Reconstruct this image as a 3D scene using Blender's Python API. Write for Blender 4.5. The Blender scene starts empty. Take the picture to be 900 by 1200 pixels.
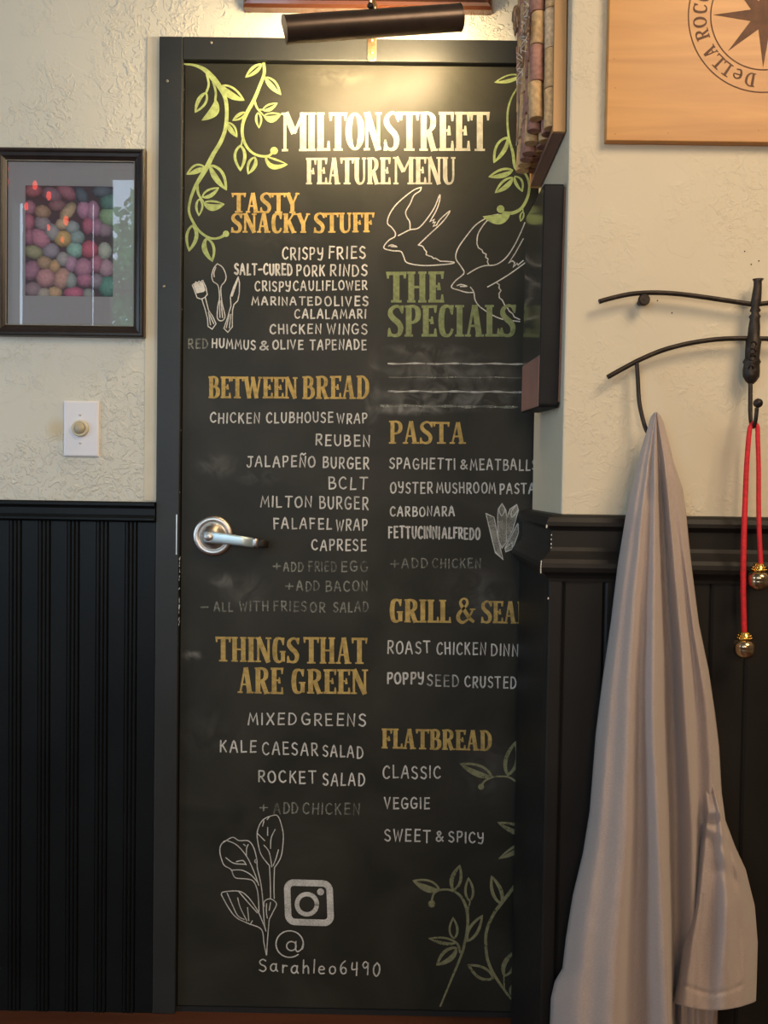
import bpy, bmesh, math, random
from mathutils import Vector, Matrix, noise
random.seed(7)
PI = math.pi
C = bpy.context.scene.collection
scene = bpy.context.scene

# ------------------------------------------------------------------ camera
CAMZ = 1.150
CAM = Vector((0, -1.83, CAMZ))
ROT = (Matrix.Rotation(math.radians(.366), 3, 'Z') @ Matrix.Rotation(PI/2-math.radians(1.642), 3, 'X')
       @ Matrix.Rotation(math.radians(.861), 3, 'Z'))
cam = bpy.data.cameras.new('camera'); camo = bpy.data.objects.new('camera', cam); C.objects.link(camo)
camo.matrix_world = Matrix.Translation(CAM) @ ROT.to_4x4()
cam.sensor_fit = 'HORIZONTAL'; cam.sensor_width = 36; cam.lens = 40; cam.clip_start = .02
scene.camera = camo
# ------------------------------------------------------------------ world, lights, exposure
vs = scene.view_settings
vs.view_transform = 'Standard'; vs.look = 'None'; vs.gamma = 1; vs.use_curve_mapping = False
vs.exposure = 0.0
w = bpy.data.worlds.new('World'); scene.world = w; w.use_nodes = True
w.node_tree.nodes['Background'].inputs[0].default_value = (.62, .8, 1, 1)
w.node_tree.nodes['Background'].inputs[1].default_value = 6.5

def area(name, loc, target, sx, sy, power, col, portal=False):
    l = bpy.data.lights.new(name, 'AREA'); l.shape = 'RECTANGLE'; l.size = sx; l.size_y = sy
    l.energy = power; l.color = col
    o = bpy.data.objects.new(name, l); C.objects.link(o); o.location = loc
    o.rotation_euler = (Vector(target)-Vector(loc)).to_track_quat('-Z', 'Y').to_euler()
    if portal: l.cycles.is_portal = True
    return o
WARM = (1, .74, .40)
area('window_portal', (-1.02, -3.185, 1.94), (-1.02, 0, 1.94), 1.35, 2.08, 1, (1, 1, 1), portal=True)
area('side_window_portal', (-3.19, -1.75, 1.45), (0, -1.75, 1.45), 1.3, 1.9, 1, (1, 1, 1), portal=True)
area('ceiling_panel_light', (1.25, -1.9, 2.75), (.6, -.3, 1.0), .9, .9, 36, (1, .76, .50))
area('garment_fill_light', (.25, -2.95, 1.5), (.5, -.3, .6), .45, .45, 13, (1, .68, .42))  # added low warm fill that brightens the lower garment, not a fitting of the room

def P(x, y, Y=0.0):
    """point where the photo ray through (x, y) meets the vertical plane at depth coordinate Y"""
    d = ROT @ Vector(((x-450)/1000, -(y-600)/1000, -1))
    return CAM + d*((Y-CAM.y)/d.y)

# ------------------------------------------------------------------ materials
def new_mat(name):
    m = bpy.data.materials.new(name); m.use_nodes = True
    return m, m.node_tree.nodes, m.node_tree.links, m.node_tree.nodes['Principled BSDF']
def mat(name, col, rough=.6, metal=0, var=0, vscale=20, bump=0, bscale=60, emit=None, es=0, spec=None, stretch=None, coat=0):
    m, n, l, b = new_mat(name)
    b.inputs['Base Color'].default_value = (*col, 1); b.inputs['Roughness'].default_value = rough
    b.inputs['Metallic'].default_value = metal
    if spec is not None: b.inputs['Specular IOR Level'].default_value = spec
    if coat: b.inputs['Coat Weight'].default_value = coat
    tc = n.new('ShaderNodeTexCoord'); mp = n.new('ShaderNodeMapping'); l.new(tc.outputs['Object'], mp.inputs[0])
    if stretch: mp.inputs['Scale'].default_value = stretch
    if var:
        t = n.new('ShaderNodeTexNoise'); t.inputs['Scale'].default_value = vscale; t.inputs['Detail'].default_value = 5
        l.new(mp.outputs[0], t.inputs['Vector'])
        r = n.new('ShaderNodeValToRGB'); r.color_ramp.elements[0].position = .3; r.color_ramp.elements[1].position = .7
        r.color_ramp.elements[0].color = (*[c*(1-var) for c in col], 1)
        r.color_ramp.elements[1].color = (*[min(1, c*(1+var)) for c in col], 1)
        l.new(t.outputs[0], r.inputs[0]); l.new(r.outputs[0], b.inputs['Base Color'])
    if bump:
        t = n.new('ShaderNodeTexNoise'); t.inputs['Scale'].default_value = bscale; t.inputs['Detail'].default_value = 4
        l.new(mp.outputs[0], t.inputs['Vector'])
        u = n.new('ShaderNodeBump'); u.inputs['Strength'].default_value = bump; u.inputs['Distance'].default_value = .002
        l.new(t.outputs[0], u.inputs['Height']); l.new(u.outputs[0], b.inputs['Normal'])
    if emit:
        b.inputs['Emission Color'].default_value = (*emit, 1); b.inputs['Emission Strength'].default_value = es
    return m

def plaster(name, col, relief, stain=None, edges=None):
    m, n, l, b = new_mat(name); b.inputs['Roughness'].default_value = .62
    tc = n.new('ShaderNodeTexCoord')
    big = n.new('ShaderNodeTexNoise'); big.inputs['Scale'].default_value = 3.2; big.inputs['Detail'].default_value = 3
    l.new(tc.outputs['Object'], big.inputs['Vector'])
    cr = n.new('ShaderNodeValToRGB'); cr.color_ramp.elements[0].color = (*[c*.93 for c in col], 1); cr.color_ramp.elements[1].color = (*col, 1)
    cr.color_ramp.elements[0].position = .3; cr.color_ramp.elements[1].position = .65
    l.new(big.outputs[0], cr.inputs[0])
    out = cr.outputs[0]
    if stain:
        d = n.new('ShaderNodeVectorMath'); d.operation = 'DISTANCE'; d.inputs[1].default_value = stain
        l.new(tc.outputs['Object'], d.inputs[0])
        mr = n.new('ShaderNodeMapRange'); mr.inputs['From Min'].default_value = .008; mr.inputs['From Max'].default_value = .03
        mr.inputs['To Min'].default_value = .55; mr.inputs['To Max'].default_value = 0
        l.new(d.outputs['Value'], mr.inputs[0])
        mx = n.new('ShaderNodeMixRGB'); mx.inputs[2].default_value = (.55, .40, .17, 1)
        l.new(mr.outputs[0], mx.inputs[0]); l.new(out, mx.inputs[1]); out = mx.outputs[0]
    l.new(out, b.inputs['Base Color'])
    # trowel ridges: distorted noise run through a sharp ramp, masked into patches
    def ridge(scale, dist, lo, hi):
        t = n.new('ShaderNodeTexNoise'); t.inputs['Scale'].default_value = scale; t.inputs['Detail'].default_value = 2.5
        t.inputs['Distortion'].default_value = dist; l.new(tc.outputs['Object'], t.inputs['Vector'])
        r = n.new('ShaderNodeValToRGB'); r.color_ramp.elements[0].position = lo; r.color_ramp.elements[1].position = hi
        l.new(t.outputs[0], r.inputs[0]); return r.outputs[0]
    a = ridge(13, 1.0, .52, .55); c = ridge(62, 1.3, .52, .60); f = ridge(26, 1.8, .56, .60)
    mk = n.new('ShaderNodeValToRGB'); mk.color_ramp.elements[0].position = .47; mk.color_ramp.elements[1].position = .60
    t2 = n.new('ShaderNodeTexNoise'); t2.inputs['Scale'].default_value = 6.5; t2.inputs['Detail'].default_value = 3; l.new(tc.outputs['Object'], t2.inputs['Vector'])
    src = t2.outputs[0]
    if edges:
        sp = n.new('ShaderNodeSeparateXYZ'); l.new(tc.outputs['Object'], sp.inputs[0])
        for axis, lo, hi, amt in edges:
            mr = n.new('ShaderNodeMapRange'); mr.interpolation_type = 'SMOOTHSTEP'; mr.inputs['From Min'].default_value = lo; mr.inputs['From Max'].default_value = hi
            mr.inputs['To Min'].default_value = 0; mr.inputs['To Max'].default_value = amt; l.new(sp.outputs[axis], mr.inputs[0])
            ad = n.new('ShaderNodeMath'); ad.operation = 'ADD'; l.new(src, ad.inputs[0]); l.new(mr.outputs[0], ad.inputs[1]); src = ad.outputs[0]
    l.new(src, mk.inputs[0])
    m1 = n.new('ShaderNodeMath'); m1.operation = 'ADD'; l.new(c, m1.inputs[0]); l.new(f, m1.inputs[1])
    m2 = n.new('ShaderNodeMath'); m2.operation = 'MULTIPLY'; l.new(m1.outputs[0], m2.inputs[0]); l.new(mk.outputs[0], m2.inputs[1])
    mu = n.new('ShaderNodeMath'); mu.operation = 'MULTIPLY_ADD'; mu.inputs[1].default_value = .22; l.new(a, mu.inputs[0]); l.new(m2.outputs[0], mu.inputs[2])
    u = n.new('ShaderNodeBump'); u.inputs['Strength'].default_value = relief; u.inputs['Distance'].default_value = .004
    l.new(mu.outputs[0], u.inputs['Height']); l.new(u.outputs[0], b.inputs['Normal'])
    return m

def chalk(name, col, cover=.9, grain=260):
    """chalk or paint marks: dusty, lets some of the board show through"""
    m, n, l, b = new_mat(name); b.inputs['Base Color'].default_value = (*col, 1); b.inputs['Roughness'].default_value = .95
    b.inputs['Specular IOR Level'].default_value = .1
    tc = n.new('ShaderNodeTexCoord'); t = n.new('ShaderNodeTexNoise'); t.inputs['Scale'].default_value = grain; t.inputs['Detail'].default_value = 3
    l.new(tc.outputs['Object'], t.inputs['Vector'])
    t2 = n.new('ShaderNodeTexNoise'); t2.inputs['Scale'].default_value = 28; l.new(tc.outputs['Object'], t2.inputs['Vector'])
    av = n.new('ShaderNodeMath'); av.operation = 'ADD'; l.new(t.outputs[0], av.inputs[0]); l.new(t2.outputs[0], av.inputs[1])
    mr = n.new('ShaderNodeMapRange'); mr.inputs['From Min'].default_value = .75; mr.inputs['From Max'].default_value = 1.15
    mr.inputs['To Min'].default_value = max(0, cover-.28); mr.inputs['To Max'].default_value = min(1, cover+.12)
    l.new(av.outputs[0], mr.inputs[0]); l.new(mr.outputs[0], b.inputs['Alpha'])
    return m

def wood(name, c1, c2, axis='X', rough=.5, scale=1.0):
    m, n, l, b = new_mat(name); b.inputs['Roughness'].default_value = rough
    tc = n.new('ShaderNodeTexCoord'); mp = n.new('ShaderNodeMapping')
    s = {'X': (1.2, 14, 14), 'Y': (14, 1.2, 14), 'Z': (14, 14, 1.2)}[axis]
    mp.inputs['Scale'].default_value = tuple(v*scale for v in s)
    l.new(tc.outputs['Object'], mp.inputs[0])
    t = n.new('ShaderNodeTexNoise'); t.inputs['Scale'].default_value = 1.6; t.inputs['Detail'].default_value = 6; t.inputs['Distortion'].default_value = .6
    l.new(mp.outputs[0], t.inputs['Vector'])
    r = n.new('ShaderNodeValToRGB'); r.color_ramp.elements[0].position = .32; r.color_ramp.elements[1].position = .66
    r.color_ramp.elements[0].color = (*c1, 1); r.color_ramp.elements[1].color = (*c2, 1)
    l.new(t.outputs[0], r.inputs[0]); l.new(r.outputs[0], b.inputs['Base Color'])
    return m

def glass_pane(name, rough=.0, ior=1.5):
    m = bpy.data.materials.new(name); m.use_nodes = True; n = m.node_tree.nodes; l = m.node_tree.links; n.clear()
    o = n.new('ShaderNodeOutputMaterial'); mx = n.new('ShaderNodeMixShader'); tr = n.new('ShaderNodeBsdfTransparent')
    g = n.new('ShaderNodeBsdfGlossy'); g.inputs['Roughness'].default_value = rough
    f = n.new('ShaderNodeFresnel'); f.inputs[0].default_value = ior
    mm = n.new('ShaderNodeMath'); mm.operation = 'MULTIPLY'; mm.inputs[1].default_value = 1.9
    l.new(f.outputs[0], mm.inputs[0]); l.new(mm.outputs[0], mx.inputs[0])
    l.new(tr.outputs[0], mx.inputs[1]); l.new(g.outputs[0], mx.inputs[2]); l.new(mx.outputs[0], o.inputs[0])
    return m

SMUDGES = [(255, 545, 34, 20, .14), (285, 690, 45, 30, .10), (225, 768, 16, 9, .35), (300, 560, 34, 14, .12), (560, 700, 60, 50, .12), (437, 460, 12, 60, .14),
           (390, 90, 60, 16, .08), (520, 420, 90, 16, .10), (530, 438, 115, 18, .22), (530, 466, 120, 20, .32), (480, 480, 60, 9, .5), (500, 409, 60, 10, .2), (262, 680, 22, 12, .2), (330, 275, 70, 20, .06), (250, 860, 60, 40, .05), (570, 900, 40, 60, .08)]
def board_mat():
    m, n, l, b = new_mat('chalkboard_paint'); tc = n.new('ShaderNodeTexCoord')
    t = n.new('ShaderNodeTexNoise'); t.inputs['Scale'].default_value = 5; t.inputs['Detail'].default_value = 6; t.inputs['Distortion'].default_value = .8
    l.new(tc.outputs['Object'], t.inputs['Vector'])
    r = n.new('ShaderNodeValToRGB'); e = r.color_ramp.elements
    e[0].position = .35; e[0].color = (.018, .0178, .0125, 1); e[1].position = .78; e[1].color = (.041, .0375, .029, 1)
    l.new(t.outputs[0], r.inputs[0]); out = r.outputs[0]
    # wiped chalk dust: soft spots broken up by noise   (px centre, px radii, strength)
    gn = n.new('ShaderNodeTexNoise'); gn.inputs['Scale'].default_value = 22; gn.inputs['Detail'].default_value = 4; gn.inputs['Distortion'].default_value = 1.2
    l.new(tc.outputs['Object'], gn.inputs['Vector'])
    gr = n.new('ShaderNodeMapRange'); gr.inputs['From Min'].default_value = .38; gr.inputs['From Max'].default_value = .68; l.new(gn.outputs[0], gr.inputs[0])
    acc = None
    for (x, y, rx, ry, st) in SMUDGES:
        c = P(x, y, 0)
        sb = n.new('ShaderNodeVectorMath'); sb.operation = 'SUBTRACT'; sb.inputs[1].default_value = tuple(c); l.new(tc.outputs['Object'], sb.inputs[0])
        ml = n.new('ShaderNodeVectorMath'); ml.operation = 'MULTIPLY'; ml.inputs[1].default_value = (1/(rx*.00183), 0, 1/(ry*.00183)); l.new(sb.outputs[0], ml.inputs[0])
        ln = n.new('ShaderNodeVectorMath'); ln.operation = 'LENGTH'; l.new(ml.outputs[0], ln.inputs[0])
        mr = n.new('ShaderNodeMapRange'); mr.interpolation_type = 'SMOOTHSTEP'; mr.inputs['From Min'].default_value = 1; mr.inputs['From Max'].default_value = .1
        mr.inputs['To Min'].default_value = 0; mr.inputs['To Max'].default_value = st; l.new(ln.outputs['Value'], mr.inputs[0])
        if acc is None: acc = mr.outputs[0]
        else:
            ad = n.new('ShaderNodeMath'); ad.operation = 'ADD'; l.new(acc, ad.inputs[0]); l.new(mr.outputs[0], ad.inputs[1]); acc = ad.outputs[0]
    mu = n.new('ShaderNodeMath'); mu.operation = 'MULTIPLY'; l.new(acc, mu.inputs[0]); l.new(gr.outputs[0], mu.inputs[1])
    mx = n.new('ShaderNodeMixRGB'); mx.inputs[2].default_value = (.42, .40, .36, 1); l.new(mu.outputs[0], mx.inputs[0]); l.new(out, mx.inputs[1]); l.new(mx.outputs[0], b.inputs['Base Color'])
    b.inputs['Roughness'].default_value = .52; b.inputs['Specular IOR Level'].default_value = .24
    t3 = n.new('ShaderNodeTexNoise'); t3.inputs['Scale'].default_value = 160; l.new(tc.outputs['Object'], t3.inputs['Vector'])
    u = n.new('ShaderNodeBump'); u.inputs['Strength'].default_value = .12; u.inputs['Distance'].default_value = .0006
    l.new(t3.outputs[0], u.inputs['Height']); l.new(u.outputs[0], b.inputs['Normal'])
    return m

M = {}
M['plaster'] = plaster('cream_textured_plaster', (.66, .63, .53), .5, stain=tuple(P(67, 503, 0)), edges=[(0, P(95, 400).x, P(160, 400).x, .11), (2, P(90, 480).z, P(90, 560).z, .14)])
M['plaster_r'] = plaster('warm_cream_plaster', (.66, .57, .41), .3)  # carries part of the right wall's warm light in its colour
M['strip'] = mat('cream_smooth_filler', (.62, .55, .41), .6, var=.1, vscale=9, bump=.3, bscale=40)
M['board'] = board_mat()
M['black'] = mat('black_satin_paint', (.0052, .0064, .0070), .42, var=.25, vscale=6, bump=.15, bscale=90, spec=.24)
M['black_r'] = mat('black_brown_satin_paint', (.014, .0125, .011), .5, var=.25, vscale=6, bump=.15, bscale=90, spec=.25)
M['casing'] = mat('charcoal_casing_paint', (.022, .023, .022), .48, var=.15, vscale=8, bump=.2, bscale=70, spec=.4)
M['chip'] = mat('bare_chipped_wood', (.62, .58, .5), .8)
M['white'] = chalk('chalk_white', (.64, .61, .55), .86)
M['cream'] = chalk('paint_cream', (.40, .385, .315), .95, 90)
M['gold'] = chalk('paint_gold', (.52, .36, .12), .86, 120)
M['green'] = chalk('paint_moss_green', (.23, .26, .12), .92, 120)
M['vine'] = chalk('paint_leaf_green', (.36, .43, .17), .93, 120)
M['vine_dull'] = chalk('paint_olive_green', (.27, .26, .14), .80, 120)
M['faint'] = chalk('rubbed_chalk', (.42, .42, .35), .36, 200)
M['fog'] = chalk('wiped_chalk_dust', (.55, .52, .47), .07, 30)
M['line'] = chalk('soft_chalk_line', (.72, .69, .62), .5, 50)
M['penne'] = chalk('hatched_chalk', (.55, .52, .42), .42, 420)
M['chrome'] = mat('brushed_nickel', (.60, .54, .48), .34, 1, bump=.05, bscale=300)
M['steel'] = mat('polished_lever_steel', (.55, .68, .72), .38, .75)  # blue of the reflected window put into the metal colour
M['dark_metal'] = mat('dark_bronze_tube', (.085, .062, .05), .34, .7, var=.15, vscale=30)
M['iron'] = mat('wrought_iron', (.035, .026, .02), .48, .6, var=.4, vscale=60, bump=.5, bscale=200)
M['copper'] = mat('tarnished_copper', (.75, .48, .26), .3, 1, var=.35, vscale=90)
M['bulb'] = mat('lamp_tube', (1, .9, .7), .5, emit=(1, .68, .32), es=9)
M['shade_in'] = mat('lamp_lining', (.7, .62, .5), .4)
M['frame'] = mat('dark_espresso_frame', (.020, .013, .010), .33, var=.3, vscale=30, spec=.4)
M['bead'] = mat('pewter_beading', (.33, .31, .26), .4, .6)
M['mat'] = mat('picture_mount_card', (.50, .47, .47), .9)
M['glass'] = glass_pane('picture_glass')
M['plate'] = mat('white_switch_plastic', (.74, .72, .74), .3)
M['knob'] = mat('ivory_knob_plastic', (.62, .54, .38), .35)
M['knob_d'] = mat('ivory_knob_cap', (.46, .39, .26), .3)
M['screw'] = mat('painted_screw', (.28, .25, .2), .4, .5)
M['pine'] = wood('honey_pine', (.42, .17, .03), (.60, .28, .065), 'X', .4, 1.0)
M['burn'] = mat('branded_brown_ink', (.13, .055, .025), .7, var=.2, vscale=70)
M['oak'] = wood('golden_oak_rail', (.42, .22, .08), (.56, .31, .12), 'Z', .5)
M['oak_dark'] = wood('red_brown_shaded_wood', (.16, .075, .05), (.23, .12, .085), 'Y', .55)  # darker copy of the rail oak, underside shade put into its colour; brown backings too
M['cork'] = mat('natural_cork', (.56, .36, .17), .85, var=.25, vscale=120, bump=.6, bscale=220)
M['cork_p'] = mat('pink_stained_cork', (.36, .18, .13), .85, var=.35, vscale=90, bump=.6, bscale=220)
M['cork_g'] = mat('tan_cork', (.60, .43, .26), .85, var=.3, vscale=150, bump=.6, bscale=220)
M['wine'] = mat('wine_stained_end', (.12, .045, .045), .8, var=.3, vscale=120)
M['wire'] = mat('thin_bright_wire', (.6, .56, .5), .3, 1)
M['foil'] = mat('crumpled_brown_foil', (.22, .15, .10), .35, .5, bump=1, bscale=60)
M['plaque'] = mat('charcoal_plaque_edge', (.010, .010, .011), .6, var=.2, spec=.2)
M['plaque_f'] = mat('glossy_black_plaque_face', (.03, .027, .022), .14, spec=.6)
M['plaque_b'] = mat('painted_wood_reflection', (.30, .15, .11), .5, var=.12, vscale=14)  # reddish wood reflection on the glossy face, painted as a colour
M['cloth'] = mat('taupe_fleece', (.43, .335, .285), .95, var=.10, vscale=500, bump=.5, bscale=700, spec=.1)
M['cloth'].node_tree.nodes['Principled BSDF'].inputs['Sheen Weight'].default_value = .35
M['cloth'].node_tree.nodes['Principled BSDF'].inputs['Sheen Roughness'].default_value = .6
M['seam'] = mat('taupe_seam_thread', (.24, .19, .165), .95)
M['red'] = mat('red_velvet_cord', (.62, .015, .022), .7, var=.2, vscale=200)
M['goldbead'] = mat('bright_gold_cap', (.95, .62, .15), .22, 1)
M['bell'] = mat('aged_brass_bell', (.50, .38, .24), .2, .95, var=.3, vscale=60)
M['floor'] = wood('red_brown_floorboard', (.07, .022, .010), (.13, .045, .02), 'X', .4)
M['ceil'] = mat('off_white_ceiling', (.32, .30, .27), .8)
M['room'] = mat('far_room_plaster', (.20, .18, .14), .8)
M['blind'] = mat('grey_roller_blind', (.30, .30, .31), .8)
M['leaf'] = mat('green_foliage', (.14, .52, .16), .7, var=.5, vscale=4)
M['red_glint'] = mat('red_glint_glow', (.8, .05, .02), .4, emit=(1, .07, .02), es=9)  # glow of added unseen lights, showing only as red glints in the glass
M['table'] = wood('dark_table_wood', (.05, .025, .015), (.09, .045, .025), 'X', .5)
M['dark'] = mat('dark_void_paint', (.01, .01, .01), .9)

# ------------------------------------------------------------------ mesh helpers
class MB:
    def __init__(s): s.v = []; s.f = []; s.mi = []; s.sm = []; s.layer = 0
    def add(s, vs, fs, mi=0, smooth=False):
        k = len(s.v); s.v += [tuple(p) for p in vs]; s.f += [tuple(i+k for i in f) for f in fs]
        s.mi += [mi]*len(fs); s.sm += [smooth]*len(fs)
    def box(s, a, b, mi=0):
        x0, y0, z0 = a; x1, y1, z1 = b
        v = [(x, y, z) for x in (x0, x1) for y in (y0, y1) for z in (z0, z1)]
        s.add(v, [(0, 1, 3, 2), (4, 6, 7, 5), (0, 4, 5, 1), (2, 3, 7, 6), (0, 2, 6, 4), (1, 5, 7, 3)], mi)
    def rings(s, rings, mi=0, smooth=True, closed=True, cap=True, inside=False):
        n = len(rings[0]); v = [p for r in rings for p in r]; f = []
        for i in range(len(rings)-1):
            for j in range(n if closed else n-1):
                a = i*n+j; b = i*n+(j+1) % n; f.append((a, b, b+n, a+n))
        s.add(v, f, mi, smooth)
        if cap and closed:
            k = len(s.v)-len(v)
            s.f += [tuple(k+j for j in reversed(range(n))), tuple(k+(len(rings)-1)*n+j for j in range(n))]
            s.mi += [mi]*2; s.sm += [False]*2
    def tube(s, pts, r, n=10, mi=0, smooth=True):
        pts = [Vector(p) for p in pts]; rr = r if isinstance(r, (list, tuple)) else [r]*len(pts)
        rings = []; up = None
        for i, p in enumerate(pts):
            t = (pts[min(i+1, len(pts)-1)]-pts[max(i-1, 0)])
            t = t.normalized() if t.length > 1e-9 else Vector((0, 0, 1))
            if up is None: up = t.orthogonal().normalized()
            else: up = (up-t*up.dot(t)); up = up.normalized() if up.length > 1e-6 else t.orthogonal().normalized()
            q = t.cross(up)
            rings.append([p+(up*math.cos(2*PI*k/n)+q*math.sin(2*PI*k/n))*rr[i] for k in range(n)])
        s.rings(rings, mi, smooth)
    def lathe(s, prof, origin, axis=(0, 0, 1), n=24, mi=0):
        """prof = [(radius, height)...] along axis"""
        o = Vector(origin); a = Vector(axis).normalized(); u = a.orthogonal().normalized(); q = a.cross(u)
        s.rings([[o+a*h+(u*math.cos(2*PI*k/n)+q*math.sin(2*PI*k/n))*max(r, 1e-5) for k in range(n)] for r, h in prof], mi, True)
    def build(s, name, m, parent=None, kind=None, bevel=0, auto=None):
        me = bpy.data.meshes.new(name); me.from_pydata(s.v, [], s.f)
        for mm in (m if isinstance(m, (list, tuple)) else [m]): me.materials.append(mm)
        for i, p in enumerate(me.polygons): p.material_index = s.mi[i]; p.use_smooth = s.sm[i]
        bm = bmesh.new(); bm.from_mesh(me); bmesh.ops.recalc_face_normals(bm, faces=bm.faces)
        bm.to_mesh(me); bm.free()
        o = bpy.data.objects.new(name, me); C.objects.link(o)
        if parent: o.parent = parent; o.matrix_parent_inverse = Matrix.Translation(-Vector(parent_loc(parent)))
        if kind: o['kind'] = kind
        if bevel:
            b = o.modifiers.new('bevel', 'BEVEL'); b.width = bevel; b.segments = 2; b.limit_method = 'ANGLE'; b.angle_limit = math.radians(40)
        return o
def parent_loc(p):
    l = Vector(p.location)
    while p.parent: p = p.parent; l += Vector(p.location)
    return l
def root(name, loc, label=None, cat=None, group=None, kind=None):
    o = bpy.data.objects.new(name, None); o.empty_display_size = .05; C.objects.link(o); o.location = loc
    return tag(o, label, cat, group, kind)
def tag(o, label=None, cat=None, group=None, kind=None):
    if label: o['label'] = label
    if cat: o['category'] = cat
    if group: o['group'] = group
    if kind: o['kind'] = kind
    return o
def one_box(name, a, b, m, parent=None, kind=None, bevel=0):
    k = MB(); k.box(a, b); return k.build(name, m, parent, kind, bevel)
def crom(pts, n=6, closed=False):
    p = [Vector(q) for q in pts]
    if len(p) < 3: return p
    out = []; N = len(p)
    for i in range(N if closed else N-1):
        if closed: a, b, c, d = p[(i-1) % N], p[i], p[(i+1) % N], p[(i+2) % N]
        else: a, b, c, d = p[max(i-1, 0)], p[i], p[i+1], p[min(i+2, N-1)]
        for k in range(n):
            t = k/n
            out.append(.5*((2*b)+(c-a)*t+(2*a-5*b+4*c-d)*t*t+(3*b-a-3*c+d)*t**3))
    out.append(p[0] if closed else p[-1])
    return out

# ------------------------------------------------------------------ flat marks on a plane (chalk, paint, branding)
class Ink:
    def __init__(s, Y, to3d=None): s.Y = Y; s.v = []; s.f = []; s.k = 0; s.to3d = to3d
    def pt(s, x, y):
        if s.to3d: return s.to3d(x, y, s.k*3e-6)
        return P(x, y, s.Y-(s.k % 60)*4e-6)
    def stroke(s, pts, w, cap=True):
        q = [Vector((p[0], p[1])) for p in pts]
        ww = list(w) if isinstance(w, (list, tuple)) else [w]*len(q)
        if len(ww) != len(q):   # resample widths
            ww = [ww[min(int(i/(len(q)-1)*(len(ww)-1)), len(ww)-2)]*(1-(i/(len(q)-1)*(len(ww)-1)-min(int(i/(len(q)-1)*(len(ww)-1)), len(ww)-2)))
                  + ww[min(int(i/(len(q)-1)*(len(ww)-1)), len(ww)-2)+1]*(i/(len(q)-1)*(len(ww)-1)-min(int(i/(len(q)-1)*(len(ww)-1)), len(ww)-2)) for i in range(len(q))]
        base = len(s.v); n = len(q)
        L = []; Rr = []
        for i, p in enumerate(q):
            a = (q[i]-q[i-1]).normalized() if i else (q[1]-q[0]).normalized()
            b = (q[i+1]-q[i]).normalized() if i < n-1 else a
            t = (a+b); t = t.normalized() if t.length > .3 else b
            nn = Vector((-t.y, t.x)); sc = 1/max(.55, abs(nn.dot(Vector((-b.y, b.x)))))
            h = ww[i]/2*sc
            L.append(p+nn*h); Rr.append(p-nn*h)
        if cap:
            for (arr, e, d) in ((0, q[0], (q[0]-q[1]).normalized()), (1, q[-1], (q[-1]-q[-2]).normalized())):
                k = len(s.v); hw = ww[0 if arr == 0 else -1]/2; nn = Vector((-d.y, d.x))
                fan = [e+nn*hw*math.cos(PI*j/5)+d*hw*math.sin(PI*j/5) for j in range(6)]
                s.v += [s.pt(*p) for p in fan]; s.f.append(tuple(range(k, k+6)))
        k = len(s.v)
        for a, b in zip(L, Rr): s.v += [s.pt(*a), s.pt(*b)]
        for i in range(n-1): s.f.append((k+2*i, k+2*i+1, k+2*i+3, k+2*i+2))
        s.k += 1
    def poly(s, pts):
        k = len(s.v); s.v += [s.pt(p[0], p[1]) for p in pts]; s.f.append(tuple(range(k, k+len(pts)))); s.k += 1
    def disc(s, c, r, r2=None): s.poly([(c[0]+r*math.cos(2*PI*i/18), c[1]+(r2 or r)*math.sin(2*PI*i/18)) for i in range(18)])
    def leaf(s, base, tip, bl, br, tl, tr):
        """hollow leaf: bulge left/right of base->tip (in px), outline thickness left/right"""
        b = Vector(base); t = Vector(tip); d = t-b; ln = d.length; u = d/ln; nn = Vector((u.y, -u.x)); N = 14
        def side(sg, bulge, th):
            k = len(s.v)
            for i in range(N+1):
                q = i/N; prof = (math.sin(PI*q**.82))**.85
                o = b+d*q+nn*sg*bulge*prof
                qi = .10+q*.76; pi_ = (math.sin(PI*q**.82))**.85
                inn = b+d*qi+nn*sg*(bulge-th*1.25)*pi_
                s.v += [s.pt(*o), s.pt(*inn)]
            for i in range(N): s.f.append((k+2*i, k+2*i+1, k+2*i+3, k+2*i+2))
            s.k += 1
        side(1, bl, tl); side(-1, br, tr)
        # solid foot and tip where both sides join
    def build(s, name, m, parent=None):
        me = bpy.data.meshes.new(name); me.from_pydata(s.v, [], s.f); me.materials.append(m)
        o = bpy.data.objects.new(name, me); C.objects.link(o)
        if parent: o.parent = parent; o.matrix_parent_inverse = Matrix.Translation(-parent_loc(parent))
        return o

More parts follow.
